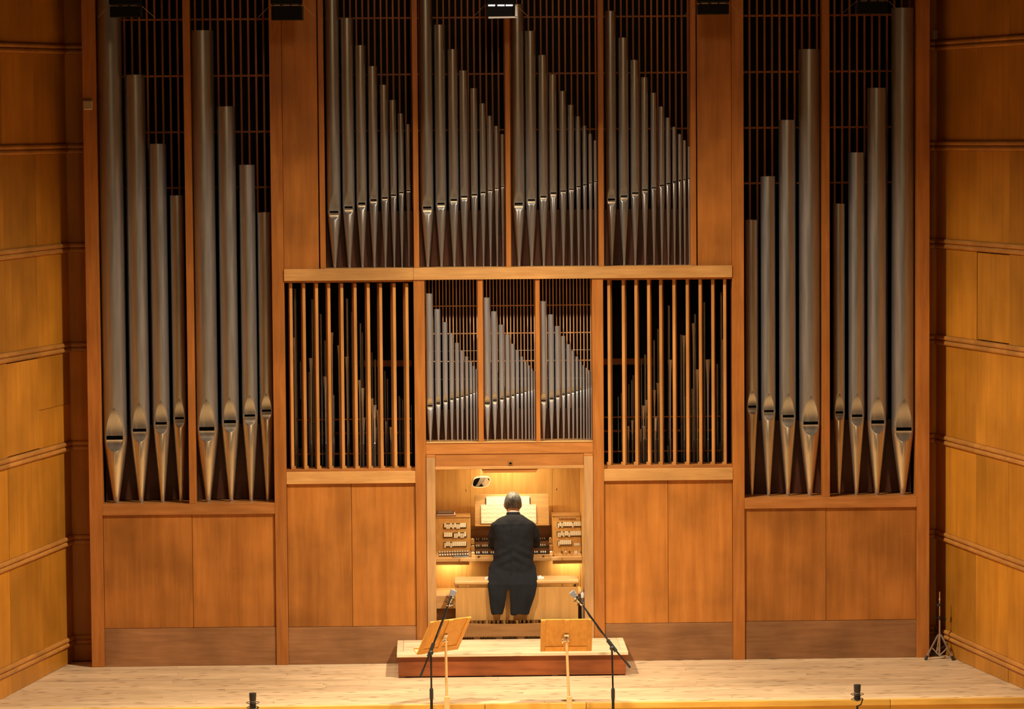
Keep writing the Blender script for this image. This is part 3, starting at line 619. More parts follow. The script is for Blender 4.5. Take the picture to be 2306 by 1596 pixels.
# ------------------------------------------------------------------ console recess (part of the case)
PX0, PX1 = X(981, 1150), X(1315.5, 1150); PO0, PO1 = XS['c1'], XS['c2']
ZLIP = Z(1150, 1049); ZHEAD = ZT['beam']
KB = 1.02                                           # back of the recess
part('post', PO0+0.001, PX0, -0.014, 0.08, 0, ZHEAD-0.03, 'oak_post'); part('post', PX1, PO1-0.001, -0.014, 0.08, 0, ZHEAD-0.03, 'oak_post')
part('header', PX0, PX1, 0.006, 0.06, ZLIP, ZHEAD-0.002, 'case_h')
part('header_cap', PO0+0.001, PX0, -0.012, 0.06, ZHEAD-0.03, ZHEAD-0.002, 'case_h'); part('header_cap', PX1, PO1-0.001, -0.012, 0.06, ZHEAD-0.03, ZHEAD-0.002, 'case_h')
part('header_lip', PX0, PX1, -0.010, 0.07, Z(1150, 1055.5), ZLIP, 'rail_light')
zv0, zv1 = Z(1150, 1064), Z(1150, 1055.5)
MB().prism([(X(1089, 1064), zv0), (X(1207, 1064), zv0), (X(1212, 1055), zv1), (X(1084, 1055), zv1)], 0.0, 0.05).build('valance', 'case_h', case)
sw = MB().box(X(1144.5, 1040), X(1154, 1040), -0.006, 0.01, Z(1150, 1047.5), Z(1150, 1038)).build('latch_plate', 'pedal_wood', case)
MB().box(X(1147, 1040), X(1152, 1040), -0.010, -0.005, Z(1150, 1044.5), Z(1150, 1041)).build('latch_button', 'slot_black', sw)
ZC = zv1+0.07
part('ceiling_board', PX0-0.02, PX1+0.02, 0.07, KB+0.04, ZC, ZC+0.02, 'console_h')
for a, b2 in ((PX0-0.025, PX0-0.003), (PX1+0.003, PX1+0.025)): part('side_board', a, b2, 0.08, KB+0.04, 0.0, ZC, 'console_v')
bs = [PX0-0.003, X(1059.5, 1120, KB), X(1080, 1120, KB), X(1244, 1120, KB), PX1+0.003]
bs = [bs[0], bs[1], bs[3], bs[4]]
for i in range(3): part('back_panel', bs[i]+0.001, bs[i+1]-0.001, KB+(0.0 if i != 1 else 0.006), KB+0.03, 0.0, ZC, 'console_v', bevel=0.001)
MB().box(X(1083.5, 1062, 0.6)-0.002, X(1083.5, 1062, 0.6)+0.002, 0.598, 0.602, Z(1083, 1076, 0.6), ZC).build('mirror_rod', 'mirror_frame', case)
for px, py in ((1049.5, 1104), (1253.5, 1101.5)): MB().box(X(px, py, KB)-0.003, X(px, py, KB)+0.003, KB-0.004, KB, Z(px, py, KB)-0.008, Z(px, py, KB)+0.008).build('keyhole', 'slot_black', case)

PZ = 0.0   # platform height set below
# platform
FY = G(1150, 1523.5).y; PZ = Z(1150, 1469.5, FY-0.02)
pl = empty('wooden_platform', (0, FY, 0)); tag(pl, 'low podium with pale board top and worn red brown front before the console', 'platform')
pxa, pxb = X(897, 1500, FY), X(1409.5, 1495, FY)
MB().box(pxa, pxb, FY, FY+0.03, 0.012, PZ-0.032).build('front_board', 'platform_face', pl, bevel=0.003)
for a, b2 in ((pxa, pxa+0.03), (pxb-0.03, pxb)): MB().box(a, b2, FY+0.03, 0.0, 0.012, PZ-0.032).build('side_board', 'platform_face', pl)
for px in (905, 1100, 1250, 1400): MB().box(X(px, 1520, FY)-0.03, X(px, 1520, FY)+0.03, FY+0.02, FY+0.1, 0, 0.03).build('foot_block', 'pedal_wood', pl)
n = 5; y0 = FY-0.025; y1 = -0.018; xa, xb = X(893.5, 1470, FY), X(1414.5, 1465, FY)
for i in range(n):
    a = y0+(y1-y0)*i/n; b2 = y0+(y1-y0)*(i+1)/n
    if i == 0: MB().box(xa, xb, a, b2-0.002, PZ-0.032, PZ).build('plank', 'platform_top', pl, bevel=0.003)
    else: MB().box(xa+0.06, xb-0.06, a, b2-0.002, PZ-0.032, PZ-0.001*(i % 2)).build('plank', 'platform_top', pl, bevel=0.002)
for a, b2 in ((xa, xa+0.058), (xb-0.058, xb)): MB().box(a, b2, y0+(y1-y0)/n, y1, PZ-0.032, PZ-0.0005).build('end_board', 'platform_top', pl, bevel=0.002)
MB().box(PX0+0.004, PX1-0.004, -0.012, KB-0.01, PZ-0.05, PZ-0.004).build('recess_board', 'pedal_wood', case)

# ------------------------------------------------------------------ console
con = empty('organ_console', (0, 0.6, PZ)); tag(con, 'light wood organ console with three manuals and white stop tablets', 'organ console')
def cpart(name, x0, x1, y0, y1, z0, z1, mt, par=con, bevel=0.0015): return MB().box(min(x0, x1), max(x0, x1), y0, y1, min(z0, z1), max(z0, z1)).build(name, mt, par, bevel=bevel)
KY = 0.50                                            # front of the key desk
zk1, zk0 = Z(1150, 1255, KY), Z(1150, 1263, KY)
x_in0, x_in1 = X(1061, 1230, KY), X(1245, 1230, KY)
cpart('key_desk', PX0, PX1, KY, KB-0.01, zk0, zk1, 'console_h')
cpart('key_desk_lip', X(1035, 1258, KY), X(1265, 1258, KY), KY-0.03, KY, zk0+0.004, zk1, 'console_h')
for xa_, xb_ in ((PX0, X(1057, 1266, KY)), (X(1245, 1266, KY), PX1)):
    lamp_x = (xa_+xb_)/2
    cpart('lamp_board', xa_, xb_, KY+0.02, KY+0.04, Z(1150, 1271, KY), zk0, 'console_h')
# stop jambs (leaning back)
def jamb(x0, x1, nm):
    yb, yt = KY+0.10, KY+0.24; z0, z1 = zk1+0.002, Z(1150, 1164, yt)
    j = MB().hexa([(x0, yb, z0), (x1, yb, z0), (x1, KB-0.02, z0), (x0, KB-0.02, z0), (x0, yt, z1), (x1, yt, z1), (x1, KB-0.02, z1), (x0, KB-0.02, z1)]).build('stop_jamb', 'console_v', con, bevel=0.001)
    cpart('jamb_ledge', x0, x1, yt-0.008, KB-0.015, z1, z1+0.014, 'console_h')
    up_ = Vector((0, yt-yb, z1-z0)).normalized(); nr = Vector((0, -(z1-z0), yt-yb)).normalized(); o = Vector((0, yb, z0))
    def onface(px, py):
        d = _f + RIGHT*((px-IW/2)/F) - UP*((py-IH/2)/F); k = (o-CAM).dot(nr)/d.dot(nr); return CAM+d*k
    return j, onface, up_, nr
JL, fL, upv, nrv = jamb(PX0+0.002, x_in0-0.002, 'l'); JR, fR, upv, nrv = jamb(x_in1+0.002, PX1-0.002, 'r')
ux = Vector((1, 0, 0))
def tabs(J, face, xa, xb, n, ya, yb, pressed):
    wd = (xb-xa)/n; c0 = face((xa+xb)/2, (ya+yb)/2)
    pw = (face(xb, ya)-face(xa, ya)).length
    MB().obox(c0+nrv*0.001, ux, nrv, upv, pw/2+0.004, 0.004, (yb-ya)*0.0040*0.5+0.004).build('tab_slot', 'slot_black', J)
    for i in range(n):
        dn = 2.0 if i in pressed else -0.8
        c = face(xa+wd*(i+0.5), (ya+yb)/2+dn - (i-(n-1)/2)*0.05)+nrv*(0.014 if i in pressed else 0.012)
        t = (nrv*(0.22 if i in pressed else -0.10)+upv).normalized(); nn = ux.cross(t)
        MB().obox(c, ux, nn, t, wd*0.0042*0.46, 0.004, 0.0225).build('stop_tab', 'white_tab', J, bevel=0.001)
tabs(JL, fL, 1000, 1049.5, 11, 1179, 1189, (1, 2, 4, 6, 7)); tabs(JL, fL, 999.5, 1018.5, 4, 1200.5, 1210, ()); tabs(JL, fL, 1022, 1050, 6, 1199.5, 1209.5, (0, 1, 3, 4)); tabs(JL, fL, 1000, 1050, 11, 1221, 1231, (0, 3))
tabs(JR, fR, 1255.5, 1308, 13, 1176.5, 1186, (0, 2, 8)); tabs(JR, fR, 1255, 1308.5, 13, 1197.5, 1207, (0, 1, 3, 6)); tabs(JR, fR, 1256, 1287, 7, 1218, 1227, (0,))
for row in (0, 1):
    for i in range(12):
        c = fL(990.5+i*5.68+row*0.6, 1243.5-i*0.18+row*6.2)
        k = MB().tube([c, c+nrv*0.018], 0.0085, 10).build('piston', 'piston_white', JL, smooth=True); MB().tube([c+nrv*0.002, c+nrv*0.006], 0.0115, 10).build('piston_ring', 'knob_dark', k)
c = fR(1277.5, 1162.5); MB().obox(c, ux, nrv, upv, 0.088, 0.003, 0.007).build('label_strip', 'white_tab', JR)
for i in range(9):
    c = fR(1259.5+i*4.35, 1167); MB().tube([c, c+nrv*0.014-upv*0.008], [0.004, 0.006], 8).build('lever', 'knob_red', JR)
c = fR(1299, 1225.5); MB().obox(c, ux, nrv, upv, 0.027, 0.003, 0.013).build('name_plate', 'plastic_white', JR)
for px, mt in ((1265, 'knob_dark'), (1273.7, 'ivory'), (1282.3, 'knob_dark'), (1308, 'knob_dark')):
    c = fR(px, 1243); MB().tube([c, c+nrv*0.02], [0.009, 0.008], 10).build('knob', mt, JR, smooth=True)
c = fR(1296.8, 1243); k = MB().obox(c, ux, nrv, upv, 0.013, 0.005, 0.016).build('switch', 'plastic_white', JR); MB().obox(c+nrv*0.006, ux, nrv, upv, 0.004, 0.003, 0.006).build('switch_lever', 'steel', k)
# manuals
km0, km1 = X(1069, 1225, KY+0.1), X(1237, 1225, KY+0.1)
for r_, (ytab) in enumerate((1247.5, 1232.5, 1217.0)):
    ya = KY+0.035+r_*0.085; z = Z(1150, ytab, ya)+0.008
    man = cpart('manual', km0, km1, ya, ya+0.16, z-0.032, z-0.012, 'key_brown')
    nk = 36; kw = (km1-km0)/nk; b_ = MB(); s_ = MB()
    for i in range(nk):
        b_.box(km0+i*kw+0.0006, km0+(i+1)*kw-0.0006, ya-0.004, ya+0.085, z-0.012, z)
        if i % 7 in (0, 1, 3, 4, 5) and i < nk-1: s_.box(km0+(i+1)*kw-0.005, km0+(i+1)*kw+0.005, ya+0.034, ya+0.085, z, z+0.011)
    tag(b_.build('natural_keys', 'ebony', man), kind='stuff'); tag(s_.build('sharp_keys', 'white_tab', man), kind='stuff')
    cpart('key_rail', km0, km1, ya+0.086, ya+0.10, z-0.01, z+0.030, 'key_brown', man)
    for a, b2 in ((x_in0, km0-0.001), (km1+0.001, x_in1)):
        ck = cpart('key_cheek', a, b2, ya-0.004, ya+0.10, z-0.040, z+0.010, 'console_h', man)
        MB().ball(((a+b2)/2, ya+0.02, z+0.012), (0.011, 0.009, 0.006), 10, 6).build('cheek_button', 'piston_white', man, smooth=True)
cpart('key_slip', x_in0+0.002, x_in1-0.002, KY+0.012, KY+0.026, zk1, Z(1150, 1249, KY), 'console_h')
for px, py in ((1078, 1253.5), (1223.5, 1252.5)):
    c = W(px, py, KY+0.012); MB().tube([c, c+Vector((0, -0.02, 0))], 0.0105, 12).build('thumb_piston', 'knob_dark', con, smooth=True)
# music desk
my, mt_ = 0.72, 0.82; mz0, mz1 = Z(1150, 1180, my), Z(1150, 1112.5, mt_); mx0, mx1 = X(1069.5, 1150, my), X(1236.5, 1150, my)
md = MB().hexa([(mx0, my, mz0), (mx1, my, mz0), (mx1, my+0.02, mz0), (mx0, my+0.02, mz0), (mx0, mt_, mz1), (mx1, mt_, mz1), (mx1, mt_+0.02, mz1), (mx0, mt_+0.02, mz1)]).build('music_desk', 'console_h', con, bevel=0.002)
cpart('desk_lip', mx0, mx1, my-0.05, my+0.01, mz0-0.012, mz0, 'console_h', md)
cpart('name_board', x_in0+0.002, x_in1-0.002, 0.80, 0.815, zk1, mz0-0.02, 'pedal_wood')
# knee panels and low ledges
cpart('knee_panel', PX0, PX1, KB-0.14, KB-0.12, PZ, zk0, 'console_v')
cpart('side_ledge', PX0+0.001, X(1026, 1350, 0.32), 0.32, KB-0.15, Z(1000, 1370, 0.32), Z(1000, 1341, 0.32), 'console_h'); cpart('side_ledge', X(1302, 1350, 0.32), PX1-0.001, 0.32, KB-0.15, Z(1310, 1366, 0.32), Z(1310, 1337, 0.32), 'console_h')
cpart('ledge_support', PX0+0.001, X(1026, 1350, 0.32), 0.36, 0.38, PZ, Z(1000, 1370, 0.32), 'pedal_wood'); cpart('ledge_support', X(1302, 1350, 0.32), PX1-0.001, 0.36, 0.38, PZ, Z(1310, 1366, 0.32), 'pedal_wood')
# pedalboard
pb = empty('pedalboard', (0, 0.2, PZ)); tag(pb, 'organ pedalboard with bowed brown front beam under the bench', 'pedalboard')
bx0, bx1 = X(1000, 1415, -0.04), X(1297, 1415, -0.04)
k = 12; poly_b = [(bx0+(bx1-bx0)*i/k, PZ+0.028) for i in range(k+1)]
poly_t = [(bx0+(bx1-bx0)*i/k, Z(1150, 1399.0, -0.04)-0.026*(1-((i/k)*2-1)**2)) for i in range(k+1)]
MB().prism(poly_b+poly_t[::-1], -0.045, -0.012).build('front_beam', 'pedal_wood', pb)
for i in range(6):
    x = bx0+(bx1-bx0)*(i+0.5)/6; MB().box(x-0.03, x+0.03, -0.03, 0.02, PZ, PZ+0.03).build('beam_foot', 'pedal_wood', pb)
for i in range(30):
    x = bx0+(bx1-bx0)*(i+0.5)/30; zz = PZ+0.11-0.02*(1-((i+0.5)/15-1)**2)
    MB().box(x-0.011, x+0.011, -0.01, 0.62, zz-0.03, zz).build('pedal', 'oak_post', pb)
    if (i % 7) in (0, 1, 3, 4, 5): MB().box(x+0.010, x+0.028, 0.16, 0.34, zz-0.01, zz+0.04).build('sharp_pedal', 'ebony', pb)

# bench
bn = empty('organ_bench', (X(1163, 1350, 0.2), 0.2, PZ)); tag(bn, 'broad wooden organ bench with solid back board under the organist', 'bench')
BY0, BY1 = 0.045, 0.36
bz1 = Z(1163, 1306.5, BY0); b0, b1 = X(1022.5, 1306, BY0), X(1305, 1306, BY0)
MB().box(b0, b1, BY0, BY1, bz1-0.040, bz1).build('seat', 'console_h', bn, bevel=0.012)
fz1, fz0 = Z(1163, 1322.5, BY0+0.02), Z(1163, 1396, BY0+0.02)
MB().box(X(1026, 1360, 0.065), X(1302, 1360, 0.065), BY0+0.02, BY0+0.045, fz0, fz1).build('back_board', 'bench_panel', bn, bevel=0.002)
for px in (1027.5, 1060, 1268, 1300):
    x = X(px, 1318, 0.07); MB().box(x-0.012, x+0.012, BY0+0.03, BY1-0.03, fz1, bz1-0.04).build('seat_block', 'console_h', bn)
for a in (X(1027, 1360, 0.065), X(1301, 1360, 0.065)-0.028): MB().box(a, a+0.028, BY0+0.05, BY1-0.03, PZ-0.004, fz1-0.002).build('bench_end', 'bench_panel', bn)
MB().box(X(1040, 1360, 0.065), X(1290, 1360, 0.065), BY1-0.06, BY1-0.035, PZ+0.2, PZ+0.3).build('stretcher', 'bench_panel', bn)

# console lamps
def bar_lamp(name, label, c, ln, watts, aim):
    o = MB().tube([Vector(c)-ux*ln/2, Vector(c)+ux*ln/2], 0.011, 10)
    root = empty(name, c); tag(root, label, 'lamp')
    o.build('tube', 'lamp_glow', root, smooth=True)
    for s in (-1, 1): MB().tube([Vector(c)+ux*s*ln/2, Vector(c)+ux*s*(ln/2+0.02)], 0.014, 10).build('end_cap', 'plastic_white', root, smooth=True)
    l = bpy.data.lights.new(name, 'AREA'); l.shape = 'RECTANGLE'; l.size = ln; l.size_y = 0.03; l.energy = watts; l.color = (1.0, 0.79, 0.43)
    lo = bpy.data.objects.new(name+'_light', l); C.objects.link(lo); lo.location = Vector(c)+Vector(aim).normalized()*0.015
    lo.rotation_euler = Vector(aim).to_track_quat('-Z', 'Y').to_euler()
bar_lamp('console_lamp', 'warm strip lamp hidden just behind the valance over the console', (X(1149, 1060, 0.3), 0.36, ZC-0.03), 0.50, 8.5, (0, 0.15, -1))
bar_lamp('console_lamp', 'added warm strip lamp brightening the rear panel above the music desk', (X(1149, 1060, 0.8), 0.82, ZC-0.03), 0.50, 3.6, (0, 0.10, -1))  # second tube, added only to brighten the top of the rear panel
bar_lamp('console_lamp', 'warm strip lamp under left end of the key desk', (X(1019, 1268, KY+0.1), KY+0.27, zk0-0.016), 0.24, 1.5, (0, 0.2, -1))
bar_lamp('console_lamp', 'warm strip lamp under right end of the key desk', (X(1281, 1268, KY+0.1), KY+0.27, zk0-0.016), 0.24, 1.5, (0, 0.2, -1))

# ------------------------------------------------------------------ music, mirror, small things at the console
mu = Vector((0, mt_-my, mz1-mz0)).normalized(); mn = Vector((0, -(mz1-mz0), mt_-my)).normalized(); mo = Vector((0, my, mz0))
def ondesk(px, py, off=0.0):
    d = _f + RIGHT*((px-IW/2)/F) - UP*((py-IH/2)/F); o = mo+mn*off; k = (o-CAM).dot(mn)/d.dot(mn); return CAM+d*k
sb = empty('spiral_score', ondesk(1145, 1137, 0.01)); tag(sb, 'white spiral bound score standing behind the open pages', 'music book')
a, b2 = ondesk(1095, 1118, 0.008), ondesk(1193, 1170, 0.008); c = (a+b2)/2
MB().obox(c, ux, mn, mu, (b2.x-a.x)/2, 0.004, (a.z-b2.z)/mu.z/2).build('pages', 'paper', sb)
for s in (-1, 1):
    for i in range(8):
        q = c+ux*s*((b2.x-a.x)/2+0.004)+mu*(0.098-i*0.011); MB().tube([q-ux*0.006, q+ux*0.006], 0.0045, 6).build('spiral_ring', 'black_plastic', sb)
q = ondesk(1115, 1132.5, 0.0125); MB().obox(q, ux, mn, mu, 0.0095, 0.0003, 0.004).build('printed_box', 'mirror_frame', sb)
for px in (1106, 1113, 1120): q = ondesk(px, 1126.5, 0.0125); MB().obox(q, ux, mn, mu, 0.004, 0.0003, 0.0012).build('printed_word', 'book_grey', sb)
so = empty('open_score', ondesk(1146, 1178, 0.02)); tag(so, 'open sheet music with printed staves on the music desk', 'sheet music')
for xa_, xb_ in ((1083, 1145.5), (1145.5, 1208)):
    a, b2 = ondesk(xa_, 1136, 0.02), ondesk(xb_, 1178, 0.02); c = (a+b2)/2
    MB().obox(c, ux, mn, mu, (b2.x-a.x)/2-0.0005, 0.003, (a.z-b2.z)/mu.z/2).build('page', 'score_print', so)
# mirror
mc = W(1083.5, 1085.3, 0.6); to_c = (CAM-mc).normalized(); to_m = (Vector((X(1150, 1190, 0.4), 0.42, Z(1150, 1195, 0.4)))-mc).normalized()
mnrm = (to_c+to_m).normalized(); mxv = Vector((0, 0, 1)).cross(mnrm).normalized(); myv = mnrm.cross(mxv)
if mxv.x < 0: mxv, myv = -mxv, -myv
def rrect(hw, hh, e=3.2, n=32):
    R = []
    for i in range(n):
        an = 2*math.pi*i/n; cs, sn = math.cos(an), math.sin(an)
        R.append((math.copysign(abs(cs)**(2/e), cs)*hw, math.copysign(abs(sn)**(2/e), sn)*hh))
    return R
mr = empty('rear_mirror', mc); tag(mr, 'small rounded mirror hanging above the left of the music desk', 'mirror')
mhw, mhh = 0.092, 0.060
R0 = [mc+mxv*a+myv*b_+mnrm*0.004 for a, b_ in rrect(mhw, mhh)]; R1 = [mc+mxv*a+myv*b_-mnrm*0.014 for a, b_ in rrect(mhw, mhh)]; Rb = [mc+mxv*a*0.8+myv*b_*0.8-mnrm*0.02 for a, b_ in rrect(mhw, mhh)]
Ri = [mc+mxv*a*0.93+myv*b_*0.91+mnrm*0.004 for a, b_ in rrect(mhw, mhh)]; Rj = [mc+mxv*a*0.93+myv*b_*0.91+mnrm*0.001 for a, b_ in rrect(mhw, mhh)]
MB().rings([Rb, R1, R0, Ri, Rj]).build('mirror_frame', 'mirror_frame', mr, smooth=True)
MB().rings([[mc+mxv*a*0.93+myv*b_*0.91+mnrm*0.0005 for a, b_ in rrect(mhw, mhh)], [mc+mxv*a*0.925+myv*b_*0.905+mnrm*0.0022 for a, b_ in rrect(mhw, mhh)]]).build('mirror_glass', 'mirror', mr)
# booklets on the left ledge
zb = Z(1150, 1164, KY+0.24)+0.014
bk = [('book_maroon', 0.0, 0.190, 0.010, 'bottom maroon booklet of the pile on the left jamb ledge'), ('paper', 0.004, 0.182, 0.008, 'pale booklet second from bottom of the jamb ledge pile'), ('book_maroon', -0.002, 0.176, 0.010, 'maroon booklet second from top of the jamb ledge pile'), ('book_grey', 0.01, 0.15, 0.006, 'top dark booklet of the pile on the left jamb ledge')]
for mt, dx, ln, th, lab in bk:
    root = empty('booklet', (PX0+0.01+ln/2, KY+0.35, zb)); tag(root, lab, 'book', 'booklets on the left jamb ledge')
    xa_ = PX0+0.006+max(dx, 0)
    MB().box(xa_+0.003, xa_+ln-0.003, KY+0.243, KY+0.45, zb+0.0012, zb+th-0.0012).build('pages', 'paper', root)
    for za_ in (zb, zb+th-0.0012): MB().box(xa_, xa_+ln, KY+0.24, KY+0.452, za_, za_+0.0012).build('cover', mt, root)
    MB().box(xa_-0.001, xa_+ln, KY+0.239, KY+0.241, zb, zb+th).build('spine', mt, root)
    zb += th+0.0003
o = MB().obox(W(1040, 1252.5, KY+0.075)+Vector((0, 0, -0.003)), ux, Vector((0, 1, 0)), Vector((0, 0, 1)), 0.078, 0.05, 0.004)
kb = empty('notebook', W(1040, 1254, KY+0.06)); tag(kb, 'dark grey notebook lying on the key desk below left pistons', 'notebook')
zq = zk1+0.002
kx = X(1039, 1254, KY+0.05)
MB().box(kx-0.08, kx+0.075, KY+0.03, KY+0.095, zq, zq+0.0025).build('cover', 'book_grey', kb); MB().box(kx-0.076, kx+0.073, KY+0.032, KY+0.095, zq+0.0025, zq+0.007).build('pages', 'paper', kb); MB().box(kx-0.08, kx+0.075, KY+0.03, KY+0.097, zq+0.007, zq+0.010).build('cover', 'book_grey', kb)
for px, lab, wd in ((1099, 'folded white paper on the bench left of the organist', 0.03), (1213, 'folded white paper on the bench right of the organist', 0.05)):
    x = X(px, 1300, 0.15); pr = empty('folded_paper', (x, 0.15, bz1)); tag(pr, lab, 'paper')
    MB().box(x-wd, x+wd, 0.13, 0.25, bz1+0.001, bz1+0.006).build('sheet', 'paper', pr); MB().hexa([(x-wd, 0.13, bz1+0.006), (x+wd*0.7, 0.14, bz1+0.006), (x+wd*0.7, 0.24, bz1+0.006), (x-wd, 0.25, bz1+0.006), (x-wd, 0.13, bz1+0.008), (x+wd*0.5, 0.14, bz1+0.022), (x+wd*0.5, 0.24, bz1+0.020), (x-wd, 0.25, bz1+0.008)]).build('flap', 'paper', pr)
# bottle and steel stand right of the bench
sx = X(1311.5, 1370, 0.12); st = empty('steel_post', (sx, 0.12, PZ)); tag(st, 'short pale steel post standing right of the bench', 'post')
zt_ = Z(1311.5, 1345, 0.12)
MB().lathe([(0.022, 0), (0.022, 0.01), (0.016, 0.014), (0.016, zt_-PZ-0.01), (0.02, zt_-PZ-0.006), (0.02, zt_-PZ)], (sx, 0.12, PZ), 16).build('shaft', 'steel', st, smooth=True)
MB().tube([(sx-0.028, 0.11, PZ), (sx-0.028, 0.11, zt_-0.04)], 0.007, 8).build('cable', 'cable', st)
bt = empty('water_bottle', (sx, 0.12, zt_)); tag(bt, 'clear pale bottle standing on the short steel post', 'bottle')
MB().lathe([(0.018, 0.0), (0.019, 0.004), (0.019, 0.035), (0.015, 0.045), (0.009, 0.058), (0.009, 0.066)], (sx, 0.12, zt_), 16).build('bottle_body', 'bottle', bt, smooth=True); MB().lathe([(0.010, 0), (0.010, 0.012)], (sx, 0.12, zt_+0.066), 12).build('cap', 'plastic_white', bt)

# ------------------------------------------------------------------ organist
def P_(px, py, Y): return W(px, py, Y)
CXP = 1155
body = MB(); coat = MB()
def ell(px, py, Y, a, b_, n=28, e=2.4, drop=0.0):
    c = P_(px, py, Y); R = []
    for j in range(n):
        an = 2*math.pi*j/n; cs, sn = math.cos(an), math.sin(an)
        R.append(Vector((c.x+math.copysign(abs(cs)**(2/e), cs)*a, c.y+math.copysign(abs(sn)**(2/e), sn)*b_, c.z+drop*abs(cs))))
    return R
tor = [(1156, 1158, 0.30, 0.062, 0.065, 0.0), (1156, 1162, 0.295, 0.10, 0.085, 0.0), (1156, 1168, 0.285, 0.165, 0.105, -0.012), (1156.5, 1176, 0.275, 0.200, 0.118, -0.004), (1156.5, 1190, 0.265, 0.200, 0.128, 0), (1156, 1210, 0.25, 0.188, 0.132, 0), (1156, 1232, 0.235, 0.186, 0.132, 0), (1156, 1252, 0.22, 0.188, 0.135, 0), (1155, 1270, 0.21, 0.203, 0.145, 0), (1154, 1288, 0.20, 0.226, 0.152, 0), (1153.5, 1303, 0.195, 0.232, 0.150, 0)]
coat.rings([ell(*t[:5], drop=t[5]) for t in reversed(tor)])
bt_ = [(px, py, Y, a-0.030, b_-0.028) for px, py, Y, a, b_, dr in tor[1:]]
body.rings([ell(*t) for t in reversed(bt_)])
KZ = Z(1150, 1232, 0.56)+0.03
for s, ex, epy in ((-1, -0.184, 1226), (1, 0.208, 1222)):
    cx = X(1156, 1180, 0.27)
    sh = Vector((cx+s*0.158, 0.27, Z(1156, 1184, 0.27))); el = Vector((cx+ex, 0.345, Z(1156, epy, 0.345))); wr_ = Vector((cx+s*0.16, 0.57, KZ+0.03))
    mid = (sh+el)/2+Vector((s*0.012, -0.01, 0))
    coat.ball(sh, (0.060, 0.070, 0.050)); coat.tube([sh, mid, el, el.lerp(wr_, 0.12)], [0.058, 0.060, 0.056, 0.054], 14); coat.ball(el, 0.055); coat.tube([el, el.lerp(wr_, 0.5), wr_], [0.058, 0.052, 0.040], 14)
    body.ball(sh+Vector((-s*0.015, 0, -0.02)), 0.036); body.tube([sh+Vector((-s*0.015, 0, -0.02)), mid, el], [0.036, 0.038, 0.036], 12); body.ball(el, 0.036); body.tube([el, el.lerp(wr_, 0.6), wr_+Vector((0, 0.03, 0))], [0.036, 0.033, 0.027], 12)
    pc = wr_+Vector((-s*0.01, 0.075, -0.008)); body.ball(pc, (0.042, 0.052, 0.017))
    for fi in range(4):
        fx = (fi-1.5)*0.020; ln = (0.058, 0.070, 0.066, 0.050)[fi] if s > 0 else (0.050, 0.066, 0.070, 0.058)[fi]
        p0 = pc+Vector((fx*0.9, 0.035, 0)); p1 = p0+Vector((fx*0.15, ln*0.55, 0.006)); p2 = p1+Vector((fx*0.1, ln*0.4, -0.022))
        body.tube([p0, p1, p2], [0.0095, 0.009, 0.0075], 8)
    t0 = pc+Vector((-s*0.036, -0.01, -0.004)); body.tube([t0, t0+Vector((-s*0.022, 0.028, -0.004)), t0+Vector((-s*0.026, 0.055, -0.012))], [0.012, 0.0105, 0.0085], 8)
# tails of the coat
def tail(rows):
    R = []
    for xa_, xb_, py, yo, yi in rows:
        za = W((xa_+xb_)/2, py, -0.01).z; x0, x1 = X(xa_, py, yo), X(xb_, py, yi); r = []
        k = 8
        for i in range(k+1): f = i/k; r.append(Vector((x0+(x1-x0)*f, yo+(yi-yo)*f-0.018*math.sin(math.pi*f), za)))
        for i in range(k, -1, -1): f = i/k; r.append(Vector((x0+(x1-x0)*f, yo+(yi-yo)*f-0.018*math.sin(math.pi*f)+0.034, za)))
        R.append(r)
    coat.rings(R[::-1])
tail([(1108, 1149, 1268, 0.17, 0.092), (1101, 1148.6, 1284, 0.13, 0.066), (1097.5, 1148, 1300, 0.075, 0.032), (1098, 1146.8, 1316, 0.035, 0.004), (1101, 1141, 1342, 0.014, -0.008), (1104, 1136.5, 1362, 0.008, -0.010), (1108, 1131.5, 1383.5, 0.004, -0.008)])
tail([(1147.4, 1200, 1268, 0.092, 0.17), (1147.4, 1207, 1284, 0.066, 0.13), (1147.5, 1210, 1300, 0.032, 0.075), (1147.8, 1209.5, 1316, 0.004, 0.035), (1148.6, 1204, 1342, -0.008, 0.014), (1149.4, 1198.5, 1362, -0.010, 0.008), (1150.3, 1191.5, 1384, -0.008, 0.004)])
# legs
hipz = bz1+0.085
trou = MB(); shoes = []
for s in (-1, 1):
    cx = X(1154, 1300, 0.2); hp = Vector((cx+s*0.095, 0.20, hipz)); kn = Vector((cx+s*0.14, 0.58, hipz-0.01)); an = Vector((cx+s*0.11, 0.44, PZ+0.20)); toe = Vector((cx+s*0.11, 0.56, PZ+0.155))
    trou.ball(hp, (0.11, 0.11, 0.078)); trou.tube([hp, kn], [0.085, 0.068], 14); trou.ball(kn, 0.068); trou.tube([kn, kn.lerp(an, 0.45), an], [0.066, 0.066, 0.058], 14)
    body.tube([hp, kn], [0.068, 0.05], 12); body.ball(kn, 0.05); body.tube([kn, kn.lerp(an, 0.4), an, an+Vector((0, 0, -0.03))], [0.05, 0.048, 0.034, 0.034], 12); body.tube([an+Vector((0, -0.03, -0.03)), toe], [0.032, 0.022], 10)
    sm = MB(); sm.rings([[Vector((an.x+w_*math.cos(2*math.pi*j/16), an.y+dy, PZ+0.142+h_*(1+math.sin(2*math.pi*j/16)))) for j in range(16)] for dy, w_, h_ in ((-0.075, 0.012, 0.012), (-0.06, 0.032, 0.030), (0.0, 0.036, 0.040), (0.06, 0.042, 0.030), (0.12, 0.045, 0.022), (0.17, 0.03, 0.014), (0.185, 0.01, 0.008))]); shoes.append(sm)
trou.ball((X(1154, 1300, 0.2), 0.20, hipz+0.03), (0.19, 0.13, 0.11))
